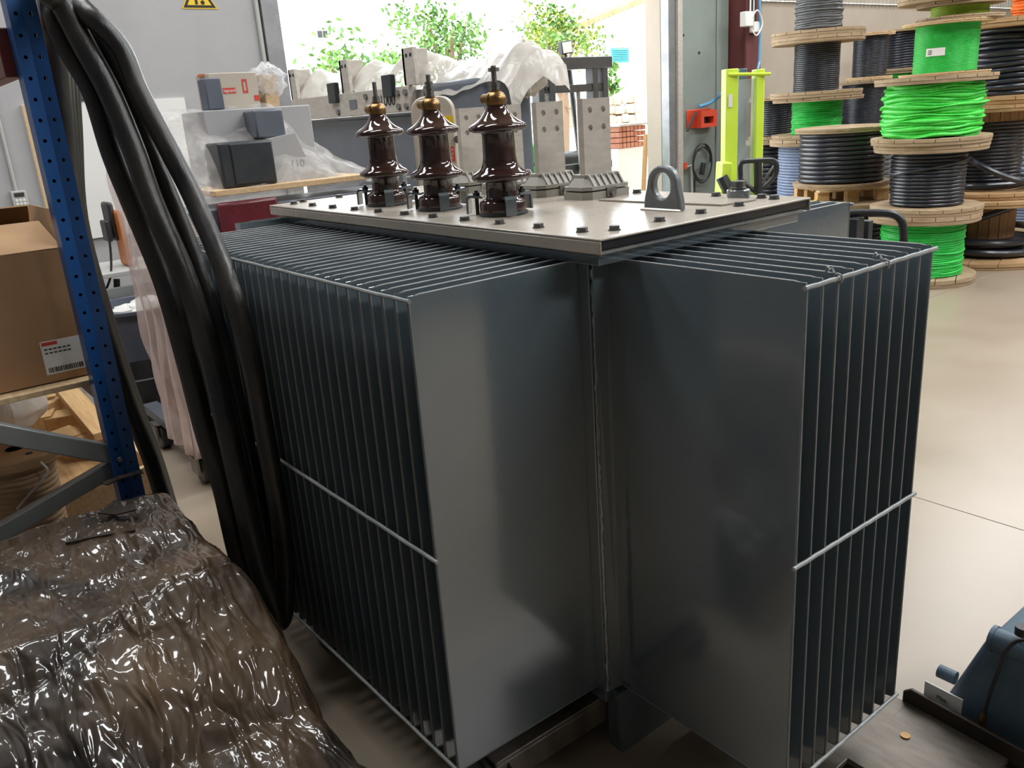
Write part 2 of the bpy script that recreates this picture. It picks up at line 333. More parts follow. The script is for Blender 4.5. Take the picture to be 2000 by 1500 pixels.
# ------------------------------------------------------------------ outdoors
OX=-15.0
struct(MB().box(-60,WX-.3,-20,50,-.35,-.06),'ground_yard','yard')
H=thing('house',(OX-3,15.6,-.06),'white rendered house with teal shutter and tiled eaves across the yard','building')
p0=atx(1130,45,OX); p1=atx(1240,0,OX)
build(MB().prism([(OX,11.6,-.06),(OX,24,-.06),(OX,24,7.4),(OX,p0.y,p0.z),(OX,11.6,2.9)],(-6,0,0)),'wall','facade',H,smooth=0)
mb=MB(); dd=(p1-p0); n=12
for i in range(-2,34):
    q=p0+dd*(i/n)
    mb.cyl(q+Vector((-.05,0,.02)),q+Vector((.28,0,-.04)),.085,n=8)
build(mb,'eave_tiles','tile',H)
w0=atx(1192,94,OX); w1=atx(1226,118,OX)
sh=build(MB().box(OX,OX+.05,w0.y,w1.y,w1.z-.05,w0.z),'shutter','teal',H)
for i in range(7):
    z=w1.z-.02+(w0.z-w1.z)*i/7; build(MB().obox((OX+.06,(w0.y+w1.y)/2,z+.02),(0,1,0),(1,0,-.6),(.6,0,1),w1.y-w0.y-.06,.05,.012),'slat','teal',sh)
H2=thing('far_house',(-19,5,-.06),'blank white house wall with one tiny window, far left in the doorway','building')
build(MB().box(-20,-18.5,1,9.0,-.06,6.5),'wall','facade',H2)
q=atx(629,67,-18.5); wf=build(MB().box(-18.5,-18.47,q.y-.14,q.y+.14,q.z-.09,q.z+.09),'window','greyrack',H2)
for k in(-1,1): build(MB().box(-18.47,-18.46,q.y+k*.07-.055,q.y+k*.07+.055,q.z-.07,q.z+.07),'pane','dark',wf)
def leafcloud(name,label,cx,cy,cz,rx,ry,rz,n,seed,mats=('leaf',),ls=1.0):
    R=random.Random(seed); t=thing(name,(cx,cy,-.06),label,'tree','trees beyond the yard')
    for mi,mt in enumerate(mats):
        mb=MB(); cl=[(R.gauss(0,.45),R.gauss(0,.45),R.gauss(0,.42)) for _ in range(16)]
        for i in range(n//len(mats)):
            c0=R.choice(cl); q=Vector((cx+(c0[0]+R.gauss(0,.22))*rx,cy+(c0[1]+R.gauss(0,.22))*ry,cz+(c0[2]+R.gauss(0,.22))*rz))
            a=Vector((R.gauss(0,1),R.gauss(0,1),R.gauss(0,1))).normalized(); b=a.orthogonal().normalized(); s=R.uniform(.05,.11)*ls
            mb.add([q-a*s,q+b*s*.5,q+a*s,q-b*s*.5],[(0,1,2,3)])
        build(mb,'foliage',mt,t,smooth=0,kind='stuff')
    mb=MB().tube(spline([(cx,cy,-.06),(cx+.1,cy,cz*.5),(cx,cy+.1,cz)]),.1,8)
    for k in range(5):
        a=k*1.3; mb.tube([(cx,cy,cz*.6),(cx+rx*.5*math.cos(a),cy+ry*.5*math.sin(a),cz+rz*.3*math.sin(k*2))],.03,6)
    build(mb,'trunk','bark',t)
leafcloud('leafy_tree','loose green tree in the middle of the doorway view',-14.0,9.3,3.2,.6,1.05,.85,1500,3,ls=.72)
leafcloud('leafy_tree','yellow-green bush beside the house eaves in the doorway',-12.3,10.85,3.0,.5,1.0,.5,1700,5,('leaf','leafy'),ls=.66)
leafcloud('leafy_tree','low sparse bush left of the tree in the doorway',-17,8.7,2.7,.6,1.3,.6,700,8)
leafcloud('leafy_tree','small shrub under the teal shutter of the house',-14.0,13.75,2.0,.25,.4,.5,420,9)
# stone garden wall, stones one by one
t=thing('stone_wall',(-12.6,12.2,-.06),'low rubble stone garden wall before the white house','wall')
build(MB().box(-12.9,-12.5,11.2,13.4,-.06,1.2),'wall_core','facade',t)
R=random.Random(2)
for i in range(3):
    y=11.2
    while y<13.3:
        wd=R.uniform(.16,.34); z=1.2+i*.2+R.uniform(-.02,.02)
        mb=MB().obox((-12.7,y+wd/2,z+.1),(0,1,R.uniform(-.1,.1)),(1,0,0),(0,R.uniform(-.1,.1),1),wd-.02,.36,.18)
        build(mb,'stone','stone',t,bevel=.03); y+=wd
# stacked brick boxes on a pallet outside
b0=atx(1210,330,-8.6); t=thing('brick_pallet',(-8.8,9.35,-.06),'pallet of wrapped red bricks standing in the bright yard','bricks')
y0=atx(1209,300,-8.5).y; y1=atx(1262,300,-8.5).y; zt=atx(1235,245,-8.5).z; zm=atx(1235,288,-8.5).z
build(MB().box(-9.4,-8.52,y0,y1,.08,zm),'lower_wrap','facade',t)
build(MB().box(-9.4,-8.45,y0-.02,y1+.02,zt,zt+.03),'cover_board','galv',t)
for i in range(4):
    for j in range(7):
        a=y0+(y1-y0)*j/7; z=zm+(zt-zm)*i/4
        build(MB().box(-9.35,-8.5,a+.008,a+(y1-y0)/7-.008,z+.006,z+(zt-zm)/4-.006),'brick','brick',t)
build(MB().box(-9.4,-8.5,y0,y1,-.06,.02).box(-9.4,-8.5,y0,y0+.1,.02,.08).box(-9.4,-8.5,y1-.1,y1,.02,.08),'pallet_base','plywood',t)
q0=atx(1262,262,-7.6); q1=atx(1253,352,-7.6)
build(MB().tube([q0+Vector((0,.0,.0)),Vector((q1.x,q1.y,-.06))],.035,4),'plank','pine',label='thin timber plank leaning in the bright doorway',cat='plank')
# stacked green crates seen between the bars
g=thing('green_crate',(-7.6,5.9,-.06),'green crate stack outside behind the tall metal bars','crate')
for k in range(5):
    build(MB().box(-8.0,-7.4,5.6,6.5,-.06+k*.26,.17+k*.26),'crate','green',g,bevel=.02)

# forklift outside the door
t=thing('forklift',(-8.4,7.25,-.06),'dark forklift parked just outside the bright doorway','forklift')
def pxx(x,y,X): return atx(x,y,X)
X=-8.0
def pole(px0,py0,px1,py1,w,name,mat='dark',XX=X):
    a=atx(px0,py0,XX); b=atx(px1,py1,XX); build(MB().tube([a,b],w,4),name,mat,t)
yl=atx(1052,200,X).y; yr=atx(1182,200,X).y
zt=atx(1120,112,X).z
for yy,nm_ in((yl,'mast_rail'),(yl+.2,'mast_rail'),(yr-.05,'mast_rail'),(yr-.25,'mast_rail')):
    build(MB().box(X-.08,X+.08,yy-.05,yy+.05,.05,zt),nm_,'black',t,bevel=.01)
build(MB().box(X-.1,X+.1,yl-.1,yr+.08,zt-.16,zt),'top_beam','black',t,bevel=.015)
build(MB().box(X-.06,X+.06,yl,yr,zt-.46,zt-.36),'cross_beam','black',t,bevel=.01)
build(MB().box(X-.2,X-.05,yl-.15,yr+.15,.35,.5).box(X-.2,X-.05,yl-.15,yr+.15,.75,.85),'fork_carriage','dark',t)
build(MB().cyl((X,(yl+yr)/2+.1,.2),(X,(yl+yr)/2+.1,zt-.4),.035),'lift_cylinder','steel',t)
mb=MB().box(X-2.6,X-.5,yl-.02,yr+.02,.25,1.0); build(mb,'chassis','dark',t,bevel=.08)
for a in((X-.6,yl),(X-.6,yr),(X-2.2,yl),(X-2.2,yr)):
    build(MB().tube([(a[0],a[1],1.0),(a[0]-.15,a[1],zt-.1)],.04,6),'guard_post','dark',t)
build(MB().box(X-2.4,X-.6,yl,yr,zt-.12,zt-.05),'overhead_guard','dark',t)
for a in((X-.7,yl-.05),(X-.7,yr+.05),(X-2.1,yl-.05),(X-2.1,yr+.05)):
    build(MB().cyl((a[0],a[1]-.1,.24),(a[0],a[1]+.1,.24),.3,n=20),'wheel','black',t)
lp=atx(1104,93,X)
hd=build(MB().obox(lp,(.2,1,.1),(1,-.2,0),(0,-.15,1),.17,.1,.17),'work_lamp','dark',t,bevel=.01)
build(MB().obox(lp+Vector((.055,-.011,0)),(.2,1,.1),(1,-.2,0),(0,-.15,1),.14,.01,.14),'lamp_glass','lamp',hd)
build(MB().tube([lp-Vector((0,0,.07)),(X,lp.y,zt-.05)],.02,6),'lamp_bracket','dark',t)
for yy in(yl+.08,yl+.13):
    mb=MB()
    for k in range(40): mb.box(X+.04,X+.06,yy-.012,yy+.012,.3+k*.045,.33+k*.045)
    build(mb,'lift_chain','steel',t)

# ================================================================== MAIN TRANSFORMER
T=thing('transformer',(-.85,.38,0),'large grey oil transformer with cooling fins and brown bushings','transformer')
HT,HB,HM=1.339,.20,.762; L_,W_=1.71,.765; PITCH_F=.0505
XF,D1,YR0,D2=-.118,-.405,.099,.426
TX0,TX1,TY0,TY1=-1.63,-.085,.045,.70
build(MB().box(TX0,TX1,TY0,TY1,.16,HT+.02),'tank','paint',T,bevel=.006)
# lid: top sheet with turned-down long flanges
mb=MB().box(-L_,0,0,W_,1.394,1.40).box(-L_,0,0,.006,1.366,1.394).box(-L_,0,W_-.006,W_,1.366,1.394)
build(mb,'lid','lid',T,bevel=.0025)
build(MB().box(-L_+.012,-.006,.012,W_-.012,1.376,1.3935),'lid_gasket','black',T)
build(MB().box(-L_+.02,-.012,.012,W_-.012,1.362,1.374),'rim_flange','weld',T,bevel=.003)
build(MB().box(TX0-.03,TX1+.06,TY0-.025,TY1+.05,1.337,1.362),'rim_angle','paint',T,bevel=.003)
build(MB().box(TX0-.03,TX0+.02,TY0-.2,TY0,1.335,1.358).box(TX0-.1,TX0-.02,TY0-.12,TY0+.05,1.33,1.352),'bracket_tab','paint',T)
# fins: thin welded rims around a pressed body
def finmesh(depth,name):
    m=MB(); e=.0018; b=.006; h=HT-HB; i0=.012; zi=.03; yo=.035
    for s in(-1,1):
        a=[(s*b,0,0+zi),(s*b,-depth+yo,zi),(s*b,-depth+yo,h-zi),(s*b,0,h-zi)]
        o=[(s*e,0,0),(s*e,-depth,0),(s*e,-depth,h),(s*e,0,h)]
        m.add(a+o,[(0,1,2,3),(0,4,5,1),(1,5,6,2),(2,6,7,3)])
    k=8; m.add([],[]) ; m.f+=[(4,5,13,12),(5,6,14,13),(6,7,15,14)]
    return mesh(m,name,'paint',25)
def rimmesh(depth,name,top):
    m=MB(); h=HT-HB
    if top: m.tube([(0,0,h),(0,-depth+.025,h),(0,-depth+.006,h-.003),(0,-depth,h-.012)],.0024,5)
    else: m.tube([(0,-depth,h-.012),(0,-depth,.012),(0,-depth+.006,.002),(0,-depth+.02,0),(0,0,0)],.0032,6)
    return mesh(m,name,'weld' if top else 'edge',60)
def rims(f,rr):
    for me in rr:
        e=bpy.data.objects.new('fin_edge',me); col.objects.link(e); e.parent=f
NL=30; NR=10
fA=finmesh(TY0-D1,'fin'); rA=[rimmesh(TY0-D1,'fin_edge',k) for k in(0,1)]
for k in range(NL):
    x=XF-PITCH_F*k; f=inst(fA,'fin',T,(x,TY0,HB)); rims(f,rA)
for k in range(NL):   # the bank on the far long side
    x=XF-PITCH_F*k; f=inst(fA,'fin',T,(x,TY1,HB),(0,0,PI)); rims(f,rA)
fB=finmesh(D2-TX1,'fin'); rB=[rimmesh(D2-TX1,'fin_edge',k) for k in(0,1)]
for k in range(NR):
    y=YR0+PITCH_F*k; f=inst(fB,'fin',T,(TX1,y,HB),(0,0,PI/2)); rims(f,rB)
def bar(p0,p1,name='tie_bar',r=.0047):
    p0=Vector(p0); p1=Vector(p1); d=p1-p0; n=24
    pts=[p0+d*(i/n)+Vector((0,0,.0006*math.sin(i*2.1))) for i in range(n+1)]
    return build(MB().tube(pts,r,8),name,'weld',T)
for z in(HT-.008,HM,HB+.006):
    bar((XF+.012,D1-.004,z),(XF-PITCH_F*(NL-1)-.01,D1-.004,z))
    bar((D2+.004,YR0-.012,z),(D2+.004,YR0+PITCH_F*(NR-1)+.012,z))
    bar((XF+.012,TY1+TY0-D1+.004,z),(XF-PITCH_F*(NL-1)-.01,TY1+TY0-D1+.004,z))
# wire ties twisted on the top bar of the short bank
for y in(.193,.36):
    mb=MB().tube([(D2+.004+.009*math.cos(a),y,HT-.008+.009*math.sin(a)) for a in [i*PI/4 for i in range(8)]],.0025,6,closed=True)
    mb.tube([(D2-.004,y,HT),(D2-.012,y+.006,HT+.008),(D2-.018,y-.004,HT+.005),(D2-.012,y-.008,HT+.014)],.003,6)
    build(mb,'wire_tie','weld',T)
# corner strips and weld beads at the near corner
build(MB().box(TX1-.028,TX1+.006,TY0-.008,TY0+.0,.2,HT),'corner_plate','paint',T,bevel=.002)
build(MB().prism([(TX1+.002,TY0-.006,.2),(TX1+.008,TY0+.05,.2),(TX1+.008,TY0+.05,HT-.004),(TX1+.016,TY0-.006,HT-.004)],(.003,.001,0)),'corner_plate','paint',T)
mb=MB(); R=random.Random(4); pts=[(TX1+.01+R.uniform(-.0015,.0015),TY0+.0+R.uniform(-.0015,.0015),.21+i*.0125) for i in range(90)]
mb.tube(pts,.0045,6,radii=[.0045+R.uniform(-.0012,.0014) for _ in pts]); build(mb,'weld_bead','paint',T)
# foot gusset and chassis channels
build(MB().prism([(-.06,.075,0),(-.06,.28,0),(-.06,.36,.19),(-.06,.062,.19)],(-.01,0,0)),'foot_plate','paint',T)
build(MB().box(-.11,-.0705,.075,.60,.0,.19),'foot_plate','paint',T)
for x in(-.165,-1.05):
    build(MB().box(x-.05,x+.05,-.30,.95,.145,.157).box(x-.05,x-.04,-.30,.95,.075,.145).box(x+.04,x+.05,-.30,.95,.075,.145),'chassis_channel','scuffsteel',T,bevel=.003)
for x in(-.165,-1.05):
    for y in(-.29,.88):
        build(MB().lathe([(.02,-.03),(.075,-.03),(.08,-.026),(.068,-.02),(.068,.026),(.062,.03),(.02,.03)],n=24),'wheel','black',T,org=None)
        o=col.objects[-1]
        me=o.data; me.transform(Matrix.Translation(Vector((x,y,.08))-ORG[T.name])@Matrix.Rotation(PI/2,4,'X')@Matrix.Translation(ORG[T.name]))
# lid bolts
hexm=MB().cyl((0,0,0),(0,0,.0095),.0125,n=6).cyl((0,0,-.001),(0,0,.0015),.0145,n=12)
hm=mesh(hexm,'lid_bolt','bolt',30)
pos=[(-.115-.151*k,.058) for k in range(11)]+[(-.066,.11+.147*k) for k in range(5)]+[(-.112-.151*k,.708) for k in range(11)]+[(-1.66,.11+.147*k) for k in range(5)]
R=random.Random(1)
for x,y in pos: inst(hm,'lid_bolt',T,(x,y,1.401),(0,0,R.uniform(0,1)))
# HV bushings
prof=[(.0,.0),(.062,.0),(.063,.006),(.0635,.028),(.060,.034),(.052,.038),(.0455,.041),(.0435,.045),(.043,.083),(.047,.0865),(.060,.087),(.072,.0885),(.0775,.093),(.079,.098),(.077,.104),(.070,.109),(.060,.1145),(.052,.122),(.047,.133),(.0445,.147),(.043,.207),(.046,.2115),(.058,.2125),(.070,.2135),(.0755,.218),(.077,.223),(.075,.229),(.067,.234),(.055,.2405),(.044,.249),(.036,.258),(.030,.268),(.0265,.278),(.0255,.286),(.0,.286)]
def hexn(m,z0,z1,r,n=6): m.cyl((0,0,z0),(0,0,z1),r,n=n)
pb=MB().lathe(prof,n=48,caps=False); pb_me=mesh(pb,'bushing','porcelain',50)
rg=mesh(MB().lathe([(.0,.0),(.067,0),(.0675,.004),(.066,.007),(.0,.007)],n=40,caps=False),'base_ring','dark',40)
cap=MB().lathe([(0,.28),(.0275,.28),(.0285,.284),(.0285,.294),(.027,.301),(.021,.309),(.0155,.312),(.0155,.316),(0,.316)],n=28,caps=False)
cap.cyl((-.027,-.018,.296),(.004,-.02,.296),.0125,n=14).cyl((-.0295,-.018,.296),(-.0268,-.018,.296),.0075,n=10)
cap_me=mesh(cap,'brass_cap','brass',40)
def stud(kind):
    m=MB(); hexn(m,.315,.325,.0135); hexn(m,.3255,.3335,.0125) if kind<2 else hexn(m,.326,.335,.0145)
    m.cyl((0,0,.31),(0,0,.376),.0068,n=10)
    if kind==1: m.cyl((0,0,.337),(0,0,.345),.0145,n=6).cyl((0,0,.349),(0,0,.357),.0125,n=6)
    if kind==2: m.cyl((0,0,.362),(0,0,.371),.0145,n=6)
    return mesh(m,'stud','steel',30)
def clampmesh():
    m=MB(); w=.0145; pr=[(.054,.044),(.088,.047),(.094,.042),(.095,.004),(.101,.004),(.1,.046),(.092,.054),(.054,.050)]
    m.prism([(r,-w,z) for r,z in pr],(0,2*w,0)); return mesh(m,'clamp','paint',30)
cl_me=clampmesh(); cb=MB().cyl((.074,0,0),(.074,0,.066),.0055,n=8).cyl((.074,0,.051),(.074,0,.060),.0105,n=6); cb_me=mesh(cb,'clamp_bolt','dark',30)
for i,(bx,by) in enumerate(((-1.19,.19),(-.88,.19),(-.57,.19))):
    b=inst(pb_me,'bushing',T,(bx,by,1.404)); b['label']='glossy brown porcelain bushing with two sheds'
    for me,nm_ in((rg,'base_ring'),(cap_me,'brass_cap'),(stud(i),'stud')):
        o=bpy.data.objects.new(nm_,me); col.objects.link(o); o.parent=b
        if nm_=='base_ring': o.location=(0,0,-.003)
    for a in(-25,95,-145):
        for me,nm_ in((cl_me,'clamp'),(cb_me,'clamp_bolt')):
            o=bpy.data.objects.new(nm_,me); col.objects.link(o); o.parent=b; o.rotation_euler=(0,0,math.radians(a)); o.location=(0,0,-.003)
# LV palm terminals
def barmesh():
    m=MB(); w=.11; us=[-w/2,-.045,-.009,.009,.045,w/2]; vs=[.03,.185,.22,.235,.27,.285]
    m.holed((-.011,0,0),(0,1,0),(0,0,1),(.022,0,0),us,vs,{(1,1),(3,1),(1,3),(3,3)},.0095)
    return mesh(m,'terminal_bar','galv',30)
bm_=barmesh()
def oct_(a,b,c,z): return [(a,-b+c,z),(a,b-c,z),(a-c,b,z),(-a+c,b,z),(-a,b-c,z),(-a,-b+c,z),(-a+c,-b,z),(a-c,-b,z)]
def lvbase():
    m=MB(); m.prism(oct_(.062,.098,.022,0),(0,0,.022)); return mesh(m,'base_flange','greyplastic',30)
def lvtop():
    m=MB(); m.prism(oct_(.06,.096,.022,.026),(0,0,.011))
    a=oct_(.052,.088,.02,.037); b=oct_(.03,.066,.012,.066)
    n=8; m.add(a+b,[(i,(i+1)%n,n+(i+1)%n,n+i) for i in range(n)]+[tuple(range(n,2*n))])
    for s in(-1,1):
        for k in range(6):
            y=-.06+.024*k; m.prism([(s*.058,y-.003,.036),(s*.058,y+.003,.036),(s*.034,y+.003,.070),(s*.034,y-.003,.070)],(s*-.014,0,0))
    m.prism(oct_(.034,.07,.012,.062),(0,0,.008)); return mesh(m,'insulator_frame','greyplastic',30)
lb,lt=lvbase(),lvtop(); sb=mesh(MB().cyl((.056,.0,.012),(.075,0,.012),.009,n=6).box(.055,.066,-.02,.02,.004,.03),'clamp_screw','steel',30)
for x in(-.625,-.835,-1.045,-1.25):
    b=inst(bm_,'terminal_bar',T,(x,.595,1.40)); b['label']='flat tinned terminal bar with four bolt holes'
    for me,nm_ in((lb,'base_flange'),(lt,'insulator_frame'),(sb,'clamp_screw')):
        o=bpy.data.objects.new(nm_,me); col.objects.link(o); o.parent=b
# lifting lug with round eye
def lug(x,y):
    n=24; out=[];inn=[]; hz=.062; ro=.05; ri=.03
    for k in range(n):
        a=2*PI*k/n; ca,sa=math.cos(a),math.sin(a)
        inn.append((x+ri*ca,y,1.40+hz+ri*1.08*sa))
        if sa>=-.05: out.append((x+ro*ca,y,1.40+hz+ro*sa))
        else:
            s=min(.066/abs(ca) if abs(ca)>1e-4 else 9,hz/abs(sa)); px=ca*s; pz=hz+sa*s
            wid=.05+.016*(1-pz/hz); px=max(-wid,min(wid,px)); out.append((x+px,y,1.40+pz))
    o=build(MB().ring([(a,y-.012,c) for a,b,c in out],[(a,y-.012,c) for a,b,c in inn],(0,.024,0)),'lifting_lug','greyplastic',T,bevel=.006,smooth=50)
    o.data.materials.clear(); o.data.materials.append(MT['edge'])
    build(MB().tube([(x-.066,y-.014,1.401),(x+.066,y-.014,1.401)],.005,6),'weld_bead','lid',T)
lug(-.197,.42); lug(-1.5,.42)
build(MB().cyl((-.172,.688,1.398),(-.172,.688,1.424),.031,n=32),'filler_boss','paint',T,bevel=.003)
build(MB().cyl((-.172,.688,1.424),(-.172,.688,1.430),.02,n=20).cyl((-.172,.688,1.430),(-.172,.688,1.446),.0195,n=6),'filler_plug','bolt',T,bevel=.001)
# thin sheet lying on the lid
a,b,c_=atz(1168,392,1.401),atz(1410,402,1.401),atz(1440,388,1.401)
build(MB().prism([a,b,(b.x+.015,.655,1.401),(a.x+.1,.66,1.401)],(0,0,.0035)),'metal_sheet','lid',label='thin flat sheet lying on the transformer lid behind the lifting eye',cat='sheet')

# ================================================================== RACK, CABLES AND NEAR LEFT
UD=2.85; ub=atd(140,480,UD)
UWX,UWY=.07,.074; ux1=ub.x+.045; uy0=ub.y-UWY/2+.004
rk=thing('storage_rack',(ux1-.05,uy0+.04,0),'blue perforated steel rack upright with grey diagonal braces','rack')
UH=2.5; pit=.0553; nh=int(UH/pit)
zs=[]
for k in range(nh):
    z=k*pit; zs+=[z+.006,z+.024]
zs=[0]+zs+[UH]; hs={j for j in range(1,len(zs)-1,2)}
mb=MB(); hw=UWY/2
mb.holed((ux1,uy0,0),(-.007/hw,1,0),(0,0,1),(-.003,0,0),[0,hw*.5-.009,hw*.5+.009,hw],zs,{(1,j) for j in hs},.0055)
mb.holed((ux1-.007,uy0+hw,0),(.007/hw,1,0),(0,0,1),(-.003,0,0),[0,hw*.52-.009,hw*.52+.009,hw],zs,{(1,j) for j in hs},.0055)
mb.box(ux1-UWX,ux1-.0031,uy0,uy0+.003,0,UH).box(ux1-UWX,ux1-.0031,uy0+UWY-.003,uy0+UWY,0,UH)
up=build(mb,'upright','blue',rk,smooth=0)
build(MB().box(ux1-UWX,ux1-UWX+.004,uy0+.004,uy0+UWY-.004,0,UH),'inner_web','hole',rk)
build(MB().box(ux1-UWX-.03,ux1+.03,uy0-.03,uy0+UWY+.03,0,.008),'foot_plate','blue',rk)
bxp=ux1-.05
J=Vector((bxp,uy0+.004,atd(212,892,UD).z)); sl=(atd(0,845,UD).z-J.z)/(atd(0,845,UD).y-J.y)
def brace(a,b,wd):
    a=Vector(a); b=Vector(b); d=(b-a); m=MB(); up_=Vector((1,0,0)); n=d.normalized().cross(up_)
    m.obox((a+b)/2+up_*.018,d,n,up_,d.length,wd,.003).obox((a+b)/2+n*wd/2,d,up_,n,d.length,.036,.003).obox((a+b)/2-n*wd/2,d,up_,n,d.length,.036,.003)
    build(m,'brace','greyrack',rk,bevel=.002)
brace(J+Vector((0,.02,.0)),J+Vector((0,-.95,-.95*sl)),.055)
J2=J+Vector((-.03,.015,-.045)); q=atd(105,980,UD); s2=(q.z-J2.z)/(q.y-J2.y)
brace(J2,J2+Vector((0,-.95,-.95*s2)) if abs(s2)<3 else q,.05)
build(MB().box(ux1-UWX,ux1,uy0-1.05,uy0-.97,0,UH),'upright','blue',rk)
build(MB().cyl((ux1,uy0+.022,J.z),(ux1+.008,uy0+.022,J.z),.009,n=8),'brace_bolt','steel',rk,bevel=.002)
# red load beams going away along the aisle
zb=atd(33,150,UD).z
build(MB().box(ux1-2.7,ux1-UWX-.002,uy0-.03,uy0+.02,zb,zb+.13),'load_beam','redbeam',rk,bevel=.004)
build(MB().box(ux1-2.7,ux1-UWX-.002,uy0+.022,uy0+.062,.86,.955),'load_beam','redbeam',rk,bevel=.004)
SZ=.955
build(MB().box(ux1-1.5,ux1-UWX-.003,uy0-1.0,uy0+.06,SZ-.018,SZ),'shelf_board','plywood',rk,bevel=.002)
# open cardboard box on the shelf
bx1=ux1-UWX-.06; by1=uy0+.02; by0=by1-.62; bx0=bx1-.5; bz=1.36
cb_=thing('cardboard_box',((bx0+bx1)/2,(by0+by1)/2,SZ),'open brown cardboard carton with loose flaps behind the blue upright','box')
mb=MB(); tk=.006
for a in((bx1-tk,bx1,by0,by1),(bx0,bx0+tk,by0,by1),(bx0+tk,bx1-tk,by0,by0+tk),(bx0+tk,bx1-tk,by1-tk,by1)): mb.box(*a,SZ,bz)
mb.box(bx0,bx1,by0,by1,SZ,SZ+tk); build(mb,'carton','card',cb_,bevel=.002)
def flap(h0,h1,dv,name='flap'):
    h0=Vector(h0); h1=Vector(h1); dv=Vector(dv); n=(h1-h0).cross(dv).normalized()*.005; s=(h1-h0)*.02
    build(MB().prism([h0,h1,h1+dv-s,h0+dv+s],n),name,'cardin',cb_)
flap((bx1,by0,bz),(bx1,by1,bz),(-.20,0,.07)); flap((bx0,by0,bz),(bx0,by1,bz),(.17,0,.12)); flap((bx0,by1,bz),(bx1,by1,bz),(0,.02,.11)); flap((bx0,by0,bz),(bx1,by0,bz),(0,.22,.075))
# shipping label with red header and barcode
lc=atx(132,690,bx1); lc.y=min(lc.y,by1-.05)
lb_=build(MB().box(bx1,bx1+.0012,lc.y-.07,lc.y+.045,lc.z-.055,lc.z+.05),'shipping_label','white',cb_)
build(MB().box(bx1+.0012,bx1+.002,lc.y-.066,lc.y-.022,lc.z+.036,lc.z+.047),'label_header','redink',lb_)
R=random.Random(3); mb=MB(); y=lc.y-.062
while y<lc.y+.035:
    wd=R.uniform(.0012,.004); mb.box(bx1+.0012,bx1+.002,y,y+wd,lc.z-.05,lc.z-.034); y+=wd+R.uniform(.001,.003)
build(mb,'barcode','ink',lb_)
mb=MB()
for i in range(2):
    for k in range(6): mb.box(bx1+.0012,bx1+.002,lc.y-.062+k*.013,lc.y-.053+k*.013,lc.z+.022-i*.012,lc.z+.026-i*.012)
build(mb,'label_print','ink',lb_)

# heavy black cables looped over the rack: each one hangs in front and runs back down behind the upright
CP={'a':([(88,40),(84,12),(100,-6),(122,10),(165,90),(214,180),(264,300),(299,400),(365,550),(411,700),(446,850),(480,1000),(508,1110),(533,1180)],2.66,2.26,.0305),
    'b':([(92,62),(90,38),(105,30),(127,85),(181,180),(219,300),(259,400),(320,550),(363,700),(402,850),(434,950),(464,1080),(494,1165)],2.74,2.34,.029),
    'c':([(96,30),(110,4),(130,8),(201,90),(249,180),(296,300),(338,400),(398,550),(442,700),(478,850),(508,1000),(530,1110),(544,1180)],2.70,2.36,.0245),
    'd':([(120,60),(140,22),(168,24),(233,92),(271,180),(334,300),(384,400),(446,550),(489,700),(518,850),(545,1000),(556,1100),(556,1175)],2.64,2.30,.0275)}
def strand(key):
    pts,d0,d1,r=CP[key]; P=[]
    for x,y in pts[2:]:
        q=atd(x,y,d0+(d1-d0)*max(0,y)/1200)
        if q.y>-.455: q=aty(x,y,-.455)
        P.append(q)
    return P,r
def tail(k,top):
    # strand that drops behind the upright
    px=[(100+k*9,40),(112+k*8,110),(124+k*7,250),(142+k*5,430),(196+k*4,620),(252+k*4,790),(300+k*3,910)]
    T_=[atd(x,y,3.02+.02*k) for x,y in px]
    T_=[top+(T_[0]-top)*.5+Vector((0,0,.05))]+T_
    T_.append(Vector((T_[-1].x-.02,T_[-1].y+.02,.25))); T_.append(Vector((T_[-1].x-.1,T_[-1].y,.04)))
    return T_
for (k1,k2,n1,n2,lab) in (('a','d',0,2,'thicker outer loop of scuffed black cable hung over the rack'),('b','c',1,3,'inner loop of black cable hung over the rack, left of the fins')):
    A,r=strand(k1); B,r2=strand(k2); e0,e1=A[-1],B[-1]; mid=(e0+e1)/2
    U=[e0*.75+e1*.25+Vector((-.01,0,-.055)),mid+Vector((-.02,0,-.075)),e0*.25+e1*.75+Vector((-.01,0,-.055))]
    path=list(reversed(tail(n1,A[0])))+A+U+list(reversed(B))+tail(n2,B[0])
    na=len(tail(n1,A[0]))+len(A); rad=[Vector((r if i<na else r2,0,0)) for i in range(len(path))]
    build(MB().tube(spline(path,6),r,14,radii=[q.x for q in spline(rad,6)]),'cable_loop','rubber',label=lab,cat='cable',group='black cable loops on the rack')

